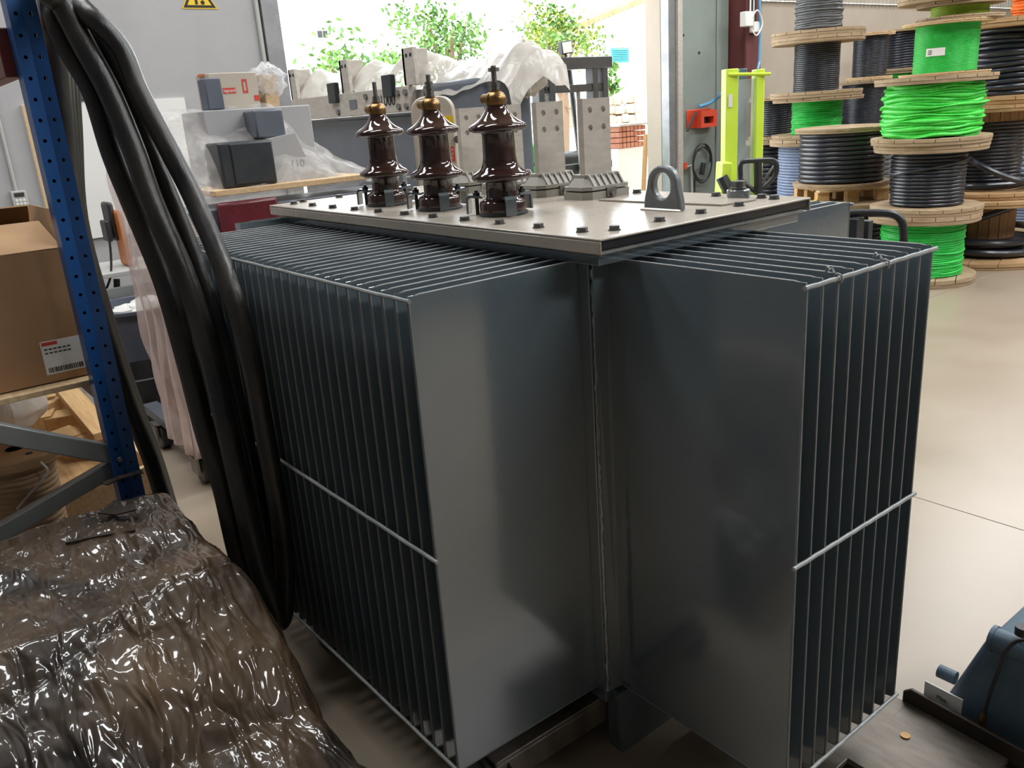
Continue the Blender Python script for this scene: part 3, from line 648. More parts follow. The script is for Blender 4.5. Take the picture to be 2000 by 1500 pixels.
# black stretch-wrapped pallet load in the lower left corner
def hgt(x,y):
    t=x
    if t<-1.30: h=.63-.10*((-1.30-t)/.10)**2
    elif t<-.70: h=.63+.01*math.sin(9*t)
    elif t<-.50: h=.63-(t+.70)/.20*.13
    elif t<-.40: h=.50-(t+.50)/.10*.13
    elif t<-.08: h=.37-(t+.40)*.22
    else: h=.30
    return h
def wrapfn(u,v):
    x=-1.42+u*1.36; 
    ye=-.655+.05*max(0,(x+.8))          # right-hand edge
    # v: 0 far left .. .72 edge of the top .. 1 bottom of the side
    skew=.08*(v-.4)
    h=hgt(x+skew-.04,0)
    if v<.72:
        y=-2.0+(ye+2.0)*(v/.72); z=h-.02*max(0,(v/.72-.85)/.15)**2
        nx=Vector((0,0,1))
    else:
        s=(v-.72)/.28; a=min(1,s*3.0)
        y=ye+.035*math.sin(a*PI/2)+.035*s; z=(h-.02)*(1-s)+.1*s
        nx=Vector((0,1,.3)).normalized()
    d=.020*nz(x*5,y*5,z*5)+.010*nz(x*13+3,y*13,z*9)+.004*abs(nz(x*40,y*26,z*30))
    d+=-.018*math.exp(-((x+.02+.30*(y+.66)+.72)/.012)**2)*(1 if v<.72 else .5)
    d+=.010*math.exp(-((y+1.05+.2*x)/.02)**2)
    ed=min(1,u/.03)
    p=Vector((x,y,z))+nx*d
    if u<.02: p.z-=.25*(1-u/.02)
    if u>.98: p.z=p.z*(1-(u-.98)/.02*.65); 
    return p
t=thing('wrapped_pallet',(-.75,-1.3,0),'pallet load wrapped in shiny black stretch film at lower left','pallet')
build(MB().grid(wrapfn,190,190),'stretch_film','wrap',t,smooth=180)
for k in range(3): build(MB().box(-1.36+k*.56,-1.24+k*.56,-1.9,-.66,0,.1),'pallet_block','pine',t,bevel=.004)
build(MB().box(-1.38,-.08,-1.95,-.67,.1,.12),'pallet_deck','pine',t)
build(MB().box(-1.36,-.78,-1.9,-.72,.122,.52),'wrapped_carton','card',t,bevel=.01)
# tape strips and folded film ends lying on top of the wrap
def strip(pts,wd,name,mat='wrap',lift=.006):
    P=[Vector(p) for p in pts]; m=MB(); n=len(P); vs=[]
    for i,p in enumerate(P):
        tv=(P[min(i+1,n-1)]-P[max(i-1,0)]).normalized(); s=tv.cross(Vector((0,0,1))).normalized()*wd/2
        for a,zz in((-1,0),(1,0),(1,.004),(-1,.004)): vs.append(p+s*a+Vector((0,0,lift+zz)))
    fs=[(i*4+k,i*4+(k+1)%4,i*4+4+(k+1)%4,i*4+4+k) for i in range(n-1) for k in range(4)]+[(3,2,1,0),(n*4-4,n*4-3,n*4-2,n*4-1)]
    m.add(vs,fs); return build(m,name,mat,t)
strip([atz(x,y,.64) for x,y in((205,950),(240,935),(280,925))],.03,'film_strip')
strip([atz(x,y,.655) for x,y in((205,1000),(235,1003),(265,995))],.05,'film_strip','brownsteel')
strip([atz(x,y,.63) for x,y in((130,1065),(190,1052),(265,1040))],.012,'film_strip','brownsteel')

# steel fork plate and blue hydraulic body in the lower right corner
t=thing('pallet_truck',(.62,.72,0),'blue hydraulic lifting truck with dark steel plate beside the fins','truck')
build(MB().box(.02,.40,.30,.70,.07,.085).box(.395,.66,.40,.70,.07,.085),'fork_plate','scuffsteel',t,bevel=.003)
build(MB().prism([(.38,.70,.075),(.95,.655,.075),(.95,.655,.128),(.40,.70,.128),(.38,.70,.112)],(0,.012,0)),'steel_angle','brownsteel',t,bevel=.003)
build(MB().cyl((.455,.575,.0851),(.455,.575,.0885),.012,n=16),'countersunk_screw','brass',t)
build(MB().prism([(.45,.74,.06),(1.1,.74,.06),(1.1,.74,.36),(.60,.74,.36),(.55,.74,.335)],(0,.36,0)),'hydraulic_body','bluepaint',t,bevel=.012)
build(MB().cyl((.565,.755,.345),(1.1,.755,.345),.03,n=20).cyl((.56,.755,.345),(.57,.755,.345),.033,n=20),'tube','bluepaint',t)
build(MB().cyl((.425,.80,.15),(.47,.80,.15),.018,n=18),'axle_stub','bluepaint',t)
build(MB().obox((.475,.722,.13),(1,-.06,0),(0,0,1),(0,1,.06),.10,.055,.004),'name_plate','white',t)
text('Max.',.016,frame((.475,.7185,.13),(1,-.06,0),(0,.06,1)),'ink',t)
pl=atz(1914,1425,.10); a0=atz(1922,1395,.15)
cp=[aty(x,y,.715) for x,y in((2010,1250),(1985,1253),(1963,1275),(1950,1310),(1935,1350),(1922,1395))]
build(MB().tube(spline(cp,5),.0045,8),'power_lead','black',t)
c0=cp[-1]; d=(cp[-1]-cp[-2]).normalized()
build(MB().cyl(c0-d*.004,c0+d*.016,.0065,n=10).cyl(c0+d*.016,c0+d*.034,.010,n=6).cyl(c0+d*.034,c0+d*.05,.013,n=6),'gland','brass',t)
kb=aty(1998,1232,.75); build(MB().cyl(kb-Vector((0,0,.01)),kb+Vector((0,0,.012)),.018,n=12),'cap_nut','black',t)
build(MB().box(.05,.25,.35,.65,0,.07).box(.5,.9,.75,1.05,0,.06),'wheel_block','dark',t)

# ================================================================== INSIDE THE RACK: offcuts, coil, bag
R=random.Random(11)
cz=.40
cr=thing('offcut_bin',(-2.45,-.85,0),'low timber bin on the floor behind the rack upright','bin')
build(MB().box(-3.3,-2.15,-1.5,-.45,.02,.05),'bin_floor','plywood',cr)
for a in((-3.3,-3.27,-1.5,-.45),(-2.18,-2.15,-1.5,-.45),(-3.27,-2.18,-.48,-.45),(-3.27,-2.18,-1.5,-1.47)): build(MB().box(*a,.05,cz),'bin_board','plywood',cr,bevel=.003)
build(MB().box(-3.26,-2.19,-1.46,-.49,.05,cz-.06),'bin_filling','pine',cr)
OFF=[(47,790,.12,.09,.07,.3,.2,'short pine offcut at the left of the heap'),(64,815,.16,.10,.09,1.2,.1,'square pine block nearest the white bag'),(93,795,.18,.11,.11,.5,.5,'tall pine block with pale sawn top'),(135,808,.15,.10,.09,.9,.2,'pine block right of the tall one'),(132,840,.17,.09,.06,.2,.1,'pale yellow offcut at the front of the heap'),(175,842,.18,.10,.06,1.0,.0,'flat pine offcut against the blue upright'),(85,765,.14,.06,.03,.8,.3,'thin pale scrap lying on top of the heap'),(118,775,.16,.08,.05,2.2,.2,'dark-ended offcut at the back of the heap'),(60,760,.2,.09,.05,.1,.1,'broad offcut at the far edge of the heap')]
for px,py,l,b_,h_,a,tl,lb__ in OFF:
    q=atz(px,py,.46); q.z=.42; U=Vector((math.cos(a),math.sin(a),tl*.5)).normalized(); V=Vector((-math.sin(a),math.cos(a),.05)); V=(V-U*V.dot(U)).normalized(); W=U.cross(V)
    build(MB().obox(q,U,V,W,l*1.15,b_*1.1,h_*1.1),'wood_offcut','pine',bevel=.003,label=lb__,cat='wood',group='pine offcuts heaped in the timber bin')
q0=atz(115,745,.56); q1=atz(205,850,.50)
build(MB().obox((q0+q1)/2,q1-q0,(q1-q0).cross(Vector((0,0,1))),(0,0,1),(q1-q0).length,.09,.035),'wood_offcut','pine',bevel=.003,label='long pine batten lying diagonally over the offcut heap',cat='wood',group='pine offcuts heaped in the timber bin')
# tan wound coil at the left edge
cc=atx(28,876,-1.95); cx,cy=cc.x,cc.y; DZ=cc.z; RD=.155
t=thing('rope_drum',(cx,cy,0),'pale tan drum wound with twine at the left edge under the brace','drum')
build(MB().lathe([(.03,0),(RD,0),(RD,.03),(.03,.03)],(cx,cy,0),40,caps=False),'flange','reelwood2',t)
pf=[(.03,.031)]; nw=30; hw_=(DZ-.075)/nw
for i in range(nw):
    z=.032+i*hw_; q=.118-.012*math.sin(i/nw*PI); pf+=[(q-.004,z),(q,z+hw_*.3),(q,z+hw_*.7),(q-.004,z+hw_*.98)]
pf.append((.03,DZ-.041)); build(MB().lathe(pf,(cx,cy,0),40,caps=False),'winding','tan',t,smooth=60)
tf=build(MB().lathe([(.03,DZ-.04),(RD,DZ-.04),(RD+.004,DZ-.035),(RD+.004,DZ-.005),(RD,DZ),(.03,DZ)],(cx,cy,0),40,caps=False),'flange','reelwood2',t)
for a in(.3,1.6,2.9,4.2,5.4): build(MB().cyl((cx+.10*math.cos(a),cy+.10*math.sin(a),DZ-.001),(cx+.10*math.cos(a),cy+.10*math.sin(a),DZ+.001),.012,n=10),'flange_hole','hole',tf)
build(MB().tube(spline([(cx+.155,cy+.05,DZ-.02),(cx+.165,cy+.06,DZ-.06),(cx+.145,cy+.0,DZ-.12),(cx+.125,cy-.05,DZ-.17)]),.004,6),'twine_end','white',t)
# crumpled white bag
bq=atz(15,800,.58)
mb=MB(); mb.grid(lambda u,v:(bq.x+(.16+.03*nz(u*6,v*6))*math.sin(v*PI)*math.cos(u*2*PI),bq.y+(.16+.03*nz(u*6,v*6,4))*math.sin(v*PI)*math.sin(u*2*PI),bq.z-.10+(.13+.04*nz(u*9,v*7,2))*(1-math.cos(v*PI))),36,18)
build(mb,'plastic_bag','film',smooth=60,label='crumpled milky plastic bag on the timber offcuts at left edge',cat='bag')

# ================================================================== BACKGROUND LEFT
# wall fittings
s0,s1,s2=atx(355,17,WX),atx(425,17,WX),None
wd=s1.y-s0.y; zc=s0.z
t=thing('warning_sign',(WX+.004,(s0.y+s1.y)/2,zc),'yellow triangular warning sign high on the grey wall','sign')
ym=(s0.y+s1.y)/2; hh=wd*.87
def tri(k,x): return [(x,ym-wd/2*k,zc+hh/3-hh/3*k),(x,ym+wd/2*k,zc+hh/3-hh/3*k),(x,ym,zc+hh/3+hh*2/3*k)]
build(MB().prism(tri(1,WX+.001),(.004,0,0)),'sign_plate','yellow',t,smooth=0)
build(MB().ring(tri(.9,WX+.005),tri(.68,WX+.005),(.002,0,0)),'border','ink',t,smooth=0)
build(MB().box(WX+.005,WX+.007,ym-.035,ym-.012,zc+.035,zc+.07).cyl((WX+.005,ym+.03,zc+.05),(WX+.007,ym+.03,zc+.05),.018,n=10).box(WX+.005,WX+.007,ym-.05,ym+.05,zc+.10,zc+.12),'symbol','ink',t,smooth=0)
# conduit near the opening and conduit to the keypad
a=atx(500,0,WX+.03); b=atx(525,130,WX+.03)
build(MB().cyl((WX+.02,a.y,1.2),(WX+.02,a.y,HZ),.02,n=10),'conduit_pipe','conduit',label='thin vertical conduit on the grey wall beside the doorway',cat='pipe')
kq=atx(40,400,WX); k1=atx(5,250,WX)
t=thing('keypad_switch',(WX,kq.y,kq.z-.09),'small grey keypad control box on the wall at far left','switch')
build(MB().box(WX,WX+.05,kq.y-.055,kq.y+.055,kq.z-.11,kq.z+.11),'housing','conduit',t,bevel=.006)
build(MB().box(WX+.05,WX+.055,kq.y-.035,kq.y+.035,kq.z+.065,kq.z+.095).box(WX+.05,WX+.055,kq.y-.035,kq.y+.035,kq.z-.095,kq.z-.065),'display','ink',t)
for i in range(4):
    for j in range(3): build(MB().box(WX+.05,WX+.056,kq.y-.034+j*.026,kq.y-.016+j*.026,kq.z-.05+i*.026,kq.z-.03+i*.026),'key','white',t)
build(MB().cyl((WX+.02,kq.y-.01,kq.z+.11),(WX+.02,kq.y-.01,HZ),.014,n=8),'conduit','conduit',t)
# whiteboard leaning on the wall
q0,q1=atx(42,205,WX+.05),atx(214,462,WX+.05)
t=thing('whiteboard',(WX+.03,(q0.y+q1.y)/2,q1.z),'off-white board with wooden frame on the wall behind the cables','board')
build(MB().box(WX+.001,WX+.03,q0.y,1.35,q1.z,q0.z),'panel','white',t)
build(MB().box(WX+.03,WX+.045,q0.y,q0.y+.05,q1.z,q0.z),'frame_edge','plywood',t,bevel=.004)
# black leads hung on the wall
for k in range(5):
    p=atx(140+k*6,140,WX+.03); q=atx(142+k*5.5,197,WX+.03)
    build(MB().tube(spline([p,(p+q)/2+Vector((0,.02*(-1)**k,0)),q]),.012,6),'wall_lead','black',label=['leftmost','second','middle','fourth','rightmost'][k]+' short black lead hanging on the wall above the whiteboard',cat='cable',group='black leads above the whiteboard')

# --- shrink-wrapped grey transformer by the doorway
Y2=1.9; YB=2.3; X0,X1=-5.5,-3.3
t=thing('wrapped_transformer',(-4.1,2.4,0),'blue-grey transformer draped in milky film before the doorway','transformer')
build(MB().box(X0,X1,Y2,YB,.25,1.70),'tank','tankgrey',t,bevel=.03)
for x in(X0+.4,X1-.4): build(MB().box(x-.08,x+.08,Y2-.02,YB+.02,.0,.25),'skid','dark',t)
zA,zB=aty(700,224,Y2-.03).z,aty(700,180,Y2-.03).z
fb=build(MB().box(X0+.1,-3.62,Y2-.07,Y2-.01,1.70,1.86),'clamp_beam','galv',t,bevel=.005)
text('1000',.10,frame((aty(756,200,Y2-.075).x,Y2-.0715,1.78),(1,0,0),(0,0,1)),'ink',fb)
text('V1',.07,frame((aty(600,210,Y2-.075).x,Y2-.0715,1.77),(1,0,0),(0,0,1)),'ink',fb)
for px in(690,):
    q=aty(px,202,Y2-.07); build(MB().box(q.x-.05,q.x+.05,Y2-.076,Y2-.07,1.75,1.81),'rating_tag','tankgrey',fb)
for px in(660,717,780,795):
    for zz in(1.735,1.82):
        q=aty(px,205,Y2-.07); build(MB().cyl((q.x,Y2-.085,zz),(q.x,Y2-.07,zz),.022,n=6),'beam_bolt','steel',fb)
for x,w_ in((-5.33,.07),(-4.46,.075),(-3.59,.085)):
    b=build(MB().box(x-w_,x+w_*.6,Y2-.06,Y2-.03,1.86,2.085).box(x-w_,x-w_+.03,Y2-.06,Y2+.12,1.86,2.085),'lifting_bracket','galv',t,bevel=.004)
    for dx in(-.03,.02): build(MB().cyl((x+dx,Y2-.062,2.04),(x+dx,Y2-.058,2.04),.012,n=10),'bracket_hole','hole',b)
for x in(-4.57,-3.78):
    build(MB().box(x-.12,x+.0,Y2-.10,Y2-.06,1.80,1.94),'corner_block','dark',t,bevel=.006)
TBX=aty(948,170,Y2-.02).x; TBY=atx(1040,200,TBX).y
build(MB().box(-3.55,TBX,Y2-.02,TBY,1.2,aty(940,150,Y2-.02).z),'terminal_box','tankgrey',t,bevel=.03)
RY=2.1
pk=[(-5.6,1.86),(-5.33,2.09),(-5.15,2.0),(-4.9,1.955),(-4.65,1.975),(-4.46,2.09),(-4.3,2.02),(-4.1,1.99)]+[(q.x,q.z) for q in (aty(x,y,RY) for x,y in((812,90),(832,96),(870,114),(900,121),(950,110),(1000,90),(1030,80),(1050,90),(1060,120),(1062,150)))]
def pkz(x):
    for (a,za),(b,zb_) in zip(pk,pk[1:]):
        if a<=x<=b: s=(x-a)/(b-a); s=s*s*(3-2*s)*.5+s*.5; return za+(zb_-za)*s
    return pk[-1][1]
XE=pk[-1][0]
def filmfn(u,v):
    x=-5.6+u*(XE+5.6); zt_=pkz(x)
    if v<.35: s=v/.35; y=Y2-.035+(RY-Y2+.035)*s; z=zt_-.20*(1-s)**1.6
    else: s=(v-.35)/.65; y=RY+(YB-RY)*s; z=zt_-.05*math.sin(s*PI*.7)-.25*max(0,s-.8)
    z+=.012*nz(x*4,y*6)+(.02*nz(x*9,y*9) if x>-3.4 else 0)
    return (x,y+.01*nz(x*7,z*7),z)
build(MB().grid(filmfn,110,26),'film_cover','film',t,smooth=180)
# bundled film hump at the near end
hc=aty(1026,135,2.15)
mb=MB().grid(lambda u,v:(hc.x+(.125+.03*nz(u*9,v*7))*math.sin(v*PI)*math.cos(u*2*PI),hc.y+(.14+.03*nz(u*7,v*6,3))*math.sin(v*PI)*math.sin(u*2*PI),hc.z-(.15+.04*nz(u*8,v*8,7))*math.cos(v*PI)),48,24)
build(mb,'film_bundle','film',t,smooth=180)
ov=atx(1023,176,TBX); build(MB().cyl((TBX,ov.y,ov.z),(TBX+.006,ov.y,ov.z),.045,n=20),'round_label','white',t)

# --- cream enclosure with yellow and red stickers
cq=atd(848,265,4.35); 
q0,q1=atd(806,190,4.35),atd(903,335,4.35)
ct=thing('control_cabinet',(cq.x,cq.y,0),'cream rounded control box with yellow and red stickers behind the bushings','cabinet')
F_=Vector((.78,-.62,0)).normalized(); S_=Vector((.62,.78,0)); 
wd=(q1-q0).dot(S_); zt=q0.z; zb_=q1.z-.06
n=8; poly=[]
for cx_,cy_,a0 in((wd/2-.07,-.07,0),(-wd/2+.07,-.07,PI/2)):
    for k in range(n+1):
        a=a0+PI/2*k/n; poly.append((cx_+.07*math.cos(a),cy_+.07*math.sin(a)))
base=[cq+S_*u_+Vector((0,0,zt+v_-cq.z)) for u_,v_ in poly]+[Vector((*(cq-S_*wd/2).xy,zb_)),Vector((*(cq+S_*wd/2).xy,zb_))]
build(MB().prism([p-F_*.16 for p in base],F_*.12),'housing','cream',ct,smooth=30,bevel=.008)
dr=build(MB().prism([p-F_*.03 for p in base],F_*.03),'door','cream',ct,smooth=30,bevel=.008)
def stick(px0,py0,px1,py1,mat,name):
    a=atd(px0,py0,4.35); b=atd(px1,py1,4.35); c=(a+b)/2; u_=(c-cq).dot(S_)
    build(MB().obox(Vector((*(cq+S_*u_+F_*.002).xy,c.z)),S_,(0,0,1),F_,abs((b-a).dot(S_)),abs(a.z-b.z),.003),name,mat,dr)
stick(864,227,887,240,'yellow','yellow_sticker'); stick(881,286,890,314,'redink','red_sticker')
for k in range(3): stick(882.5,290+k*8,886,294+k*8,'white','sticker_print')
kk=atd(894,272,4.35); u_=(kk-cq).dot(S_); kc=Vector((*(cq+S_*u_).xy,kk.z)); build(MB().cyl(kc,kc+F_*.012,.018,n=14).cyl(kc+F_*.012,kc+F_*.016,.009,n=10),'key_lock','steel',dr)
kk=Vector((*(cq-S_*(wd*.28)-F_*.08).xy,zt)); build(MB().cyl(kk-Vector((0,0,.01)),kk+Vector((0,0,.035)),.026,n=18),'cable_gland','steel',ct)
kk=kk+S_*.05; build(MB().cyl(kk-Vector((0,0,.01)),kk+Vector((0,0,.03)),.016,n=12),'cable_gland','steel',ct)
build(MB().obox(Vector((cq.x-.1,cq.y+.08,zb_/2)),S_,F_,(0,0,1),.08,.06,zb_),'stand','dark',ct)

# --- film-draped cast resin transformer standing on castors
BX=-3.35
t=thing('resin_transformer',(-3.2,.65,0),'dark red cast-resin transformer under hanging pinkish film behind the cables','transformer')
for k in range(3):
    y=.22+k*.46
    build(MB().lathe([(.0,.34),(.20,.34),(.215,.36),(.215,1.14),(.20,1.16),(0,1.16)],(-3.15,y,0),28,caps=False),'resin_coil','resin',t,smooth=40)
build(MB().box(-3.3,-2.98,-.02,1.38,1.17,1.30),'core_yoke','tankgrey',t,bevel=.01)
build(MB().box(-3.3,-2.98,-.02,1.38,.2,.33),'core_yoke','tankgrey',t,bevel=.01)
for y in(-.12,1.32):
    build(MB().box(-3.7,-2.6,y,y+.08,.15,.2),'base_rail','tankgrey',t)
    for x in(-3.45,-2.78):
        cw=build(MB().cyl((x,y-.01,.075),(x,y+.05,.075),.075,n=20),'castor','black',t,bevel=.008)
        build(MB().box(x-.05,x+.05,y-.03,y-.018,.06,.15).box(x-.05,x+.05,y+.055,y+.067,.06,.15).box(x-.05,x+.05,y-.03,y+.067,.145,.152),'castor_fork','steel',cw)
build(MB().box(-2.85,-2.55,-.15,.1,.2,.215),'base_plate','cream',t)
# big red panel seen under the plank
sq=atx(425,398,-2.93); sq2=atx(545,398,-2.93)
build(MB().box(-2.975,-2.93,sq.y,sq2.y,.4,sq.z),'red_shroud','resin',t,bevel=.015)
zf=[(-.2,1.52),(-.08,1.69),(.1,1.75),(.3,1.76),(.45,1.74),(.55,1.78),(.75,1.79),(.85,1.72),(.95,1.60),(1.1,1.48),(1.3,1.38),(1.5,1.33)]
def ztop(y):
    for (a,za),(b,zb__) in zip(zf,zf[1:]):
        if a<=y<=b: s=(y-a)/(b-a); return za+(zb__-za)*s
    return zf[-1][1]
def tent(u,v):
    # u along +Y, v from the front hem up over the ridge to the back hem
    y=.14+u*1.33; zt=ztop(y); 
    if v<.45: s=v/.45; x=-2.98-.37*s**1.2; z=1.34+(zt-1.34)*s**.8
    elif v<.6: s=(v-.45)/.15; x=-3.35-.25*s; z=zt+.02*math.sin(s*PI)
    else: s=(v-.6)/.4; x=-3.6-.2*s; z=zt-(zt-1.25)*s
    d=.02*nz(y*5,z*5,x*5)+.01*nz(y*14,z*6,x*14)
    return (x+d,y+d*.5,z+d)
build(MB().grid(tent,60,50),'film_tent','filmclear',t,smooth=180)
def skirt(u,v):
    # pleated film curtain hanging on the side next to the rack, turning round the near corner
    z=1.70-1.52*v; s=u
    if s<.6: x=-3.2+s/.6*.55; y=-.16
    else: q=(s-.6)/.4; x=-2.65+.03*math.sin(q*6)+.0*v; y=-.16+q*.42; z=(1.70-.75*min(1,q*1.6))+(.18-(1.70-.75*min(1,q*1.6)))*v
    pl=.018*math.sin(s*38+2*nz(z*2,s*4))*(.4+v*.6)+.03*nz(s*7,z*3)
    lean=.0+.05*v*v
    if s<.6: y+=pl; x+=lean*.6
    else: x+=pl+lean*.6
    if v<.12: f=(.12-v)/.12; x=x*(1-f*.5)+(-3.2)*f*.5; y=y+.1*f
    return (x,y,z)
build(MB().grid(skirt,90,44),'film_skirt','filmpink',t,smooth=180)
# plank with black box and grey panel on it
pz=1.315
build(MB().box(-3.02,-2.96,.26,1.30,pz-.0,pz+.03),'plank_edge','plywood') if 0 else None
pk0,pk1=atx(421,383,-2.95),atx(722,352,-2.95)
build(MB().box(-3.32,-2.95,pk0.y,pk1.y,pk0.z-.005,pk0.z+.024),'wooden_plank','plywood',bevel=.003,label='pale wooden plank laid across the film-wrapped red transformer',cat='plank')
PZ=pk0.z+.0245
b0,b1=atx(424,280,-2.99),atx(545,365,-2.99)
t=thing('black_box',(-3.1,(b0.y+b1.y)/2,PZ),'dark glossy box standing on the pale plank under film','box')
build(MB().box(-3.2,-2.99,b0.y,b1.y,PZ,b0.z),'case','dark',t,bevel=.012)
build(MB().box(-2.99,-2.982,b0.y+.06,b1.y-.01,PZ+.015,b0.z-.01),'front_panel','dark',t,bevel=.004)
g0,g1=atx(552,205,-3.05),atx(650,352,-3.05)
t=thing('grey_panel',(-3.08,(b1.y+g1.y)/2,PZ),'light grey panel with handwritten number beside the dark box','panel')
build(MB().prism([(-3.06,b1.y+.01,PZ),(-3.06,pk1.y-.12,PZ),(-3.06,pk1.y-.30,PZ+.10),(-3.06,b1.y+.16,b0.z+.02),(-3.06,b1.y+.01,b0.z)],(-.05,0,0)),'board','wallgrey',t,smooth=0)
hq=atx(581,320,-3.06); text('110',.055,frame((-3.0585,hq.y,hq.z),(0,1,0),(0,0,1)),'ink',t)
g2,g3=atx(495,215,-3.1),atx(560,268,-3.1)
build(MB().box(-3.3,-3.1,g2.y,g3.y,b0.z+.004,g2.z),'foam_block','tankgrey',bevel=.01,label='grey block lying on top of the dark box under film',cat='block')
# support beneath the boxes on top
TZ=atx(440,214,-3.35).z
build(MB().box(-3.6,-3.24,.36,.95,PZ,TZ-.002),'inner_carton','wallgrey',bevel=.006,label='pale grey carton under the milky film below the small boxes',cat='box')
c0,c1=atx(398,153,-3.25),atx(441,217,-3.25)
build(MB().box(-3.355,-3.25,c0.y,c1.y,TZ,c0.z),'wrapped_box','binblue',bevel=.006,label='dark blue film-wrapped box on top, left of the cartons',cat='box')
c0,c1=atx(443,142,-3.36),atx(510,210,-3.36)
t=thing('carton',(-3.45,(c0.y+c1.y)/2,TZ),'white and red printed carton with taped lid on the wrapped load','box')
build(MB().box(-3.56,-3.36,c0.y-.10,c1.y,TZ,c0.z),'carton_body','cream',t,bevel=.004)
build(MB().box(-3.5,-3.42,c0.y-.11,c1.y+.002,c0.z-.01,c0.z+.002),'tape','orangepaint',t)
lq=atx(448,177,-3.36); l2=build(MB().box(-3.36,-3.358,lq.y-.035,lq.y+.035,lq.z-.014,lq.z+.014),'red_label','redink',t)
text('legrand',.022,frame((-3.3575,lq.y,lq.z),(0,1,0),(0,0,1)),'white',l2)
lq=atx(478,168,-3.36); l2=build(MB().ring([(-3.36,lq.y-.014,lq.z-.035),(-3.36,lq.y+.014,lq.z-.035),(-3.36,lq.y+.014,lq.z+.035),(-3.36,lq.y-.014,lq.z+.035)],[(-3.36,lq.y-.007,lq.z-.024),(-3.36,lq.y+.007,lq.z-.024),(-3.36,lq.y+.007,lq.z+.024),(-3.36,lq.y-.007,lq.z+.024)],(.002,0,0)),'red_label','redink',t)
lq=atx(503,191,-3.36); build(MB().box(-3.36,-3.358,lq.y-.018,lq.y+.012,lq.z-.014,lq.z+.014),'red_label','redink',t)
c0,c1=atx(512,145,-3.38),atx(546,196,-3.38)
build(MB().box(-3.5,-3.38,c0.y,c1.y,TZ+.0,c0.z),'wood_block','plywood',bevel=.004,label='upright pale wood block in a clear bag right of the carton',cat='wood')
bc=atx(522,150,-3.42)
mb=MB().grid(lambda u,v:(bc.x+(.09+.03*nz(u*9,v*9))*math.sin(v*PI)*math.cos(u*2*PI),bc.y+(.10+.04*nz(u*9,v*9,5))*math.sin(v*PI)*math.sin(u*2*PI),bc.z-.02-(.085+.03*nz(u*9,v*9,8))*math.cos(v*PI)),36,18)
build(mb,'clear_bag','bag',smooth=60,label='crinkled clear plastic bag over the pale wood block',cat='bag')

# orange bench machine with hanging plug, bin, tyre-like tray and trolley wheels at left
mq=atx(228,470,-5.2)
t=thing('bench_machine',(-5.2,mq.y,.78),'small orange and black bench machine behind the blue upright','machine')
a,b=atx(208,396,-5.2),atx(236,470,-5.2); build(MB().box(-5.4,-5.2,a.y,b.y,b.z,a.z),'motor','black',t,bevel=.02)
a,b=atx(228,412,-5.1),atx(262,520,-5.1); build(MB().box(-5.3,-5.1,a.y,b.y,b.z,a.z),'column','orangepaint',t,bevel=.02)
a,b=atx(204,432,-5.15),atx(222,472,-5.15); build(MB().box(-5.3,-5.15,a.y,b.y,b.z,a.z),'switch_box','dark',t,bevel=.01)
pa=[atx(x,y,-5.05) for x,y in((214,470),(217,505),(216,540),(206,570),(203,595),(214,600),(222,580),(227,560),(228,545))]
build(MB().tube(spline(pa,4),.009,6),'lead','black',t)
a=atx(228,545,-5.05); b=atx(229,592,-5.05); build(MB().cyl(a,a*.4+b*.6,.022,n=8).cyl(a*.4+b*.6+Vector((0,-.012,0)),b+Vector((0,-.012,0)),.004,n=6).cyl(a*.4+b*.6+Vector((0,.012,0)),b+Vector((0,.012,0)),.004,n=6),'plug','black',t)
tz=atx(235,525,-5.1).z
t=thing('work_bench',(-5.2,.2,0),'steel work bench carrying the orange machine','bench')
build(MB().box(-5.6,-4.95,-.3,.75,tz-.03,tz),'bench_top','conduit',t,bevel=.004)
build(MB().box(-4.96,-4.92,-.3,.75,tz-.17,tz-.10),'front_rail','greyrack',t)
for x in(-5.55,-4.98):
    for y in(-.28,.7): build(MB().box(x-.025,x+.025,y-.025,y+.025,0,tz-.03),'leg','greyrack',t)
zt=atx(250,602,-4.45).z
t=thing('round_bin',(-4.57,.15,0),'blue-grey round plastic tub behind the cables','tub')
zc=.0
build(MB().lathe([(.0,.0),(.25,.0),(.29,zt-.02),(.31,zt-.02),(.31,zt),(.28,zt),(.24,.03),(0,.03)],(-4.57,.15,0),40,caps=False),'tub','binblue',t)
for k,(dx,dy,lb__) in enumerate(((.08,-.06,'crumpled white paper in the blue-grey tub, nearer one'),(-.08,.10,'crumpled white paper in the blue-grey tub, farther one'))):
    p=Vector((-4.57+dx,.15+dy,zt-.04))
    build(MB().grid(lambda u,v:(p.x+(.12+.04*nz(u*9,v*9,k))*math.sin(v*PI)*math.cos(u*2*PI),p.y+(.12+.04*nz(u*8,v*9,k+3))*math.sin(v*PI)*math.sin(u*2*PI),p.z-(.06+.02*nz(u*9,v*9,k+5))*math.cos(v*PI)),20,10),'crumpled_paper','white',smooth=50,label=lb__,cat='paper',group='crumpled papers in the tub')
build(MB().cyl((-4.57,.15,.03),(-4.57,.15,zt-.09),.235,.27,n=30),'tub_filling','white',t)
q=atx(270,735,-3.95)
build(MB().lathe([(.0,.0),(.19,.0),(.24,.05),(.255,.2),(.235,.205),(.215,.07),(.17,.03),(0,.03)],(-3.98,-.02,.1255),36,caps=False),'black_tray','black',label='shallow black round tray on the trolley below the tub',cat='tray')
t=thing('trolley',(-3.95,-.02,0),'low wheeled grey trolley under the black tray','trolley')
build(MB().lathe([(0,.10),(.19,.10),(.2,.105),(.2,.125),(0,.125)],(-3.98,0,0),30,caps=False),'platform','galv',t)
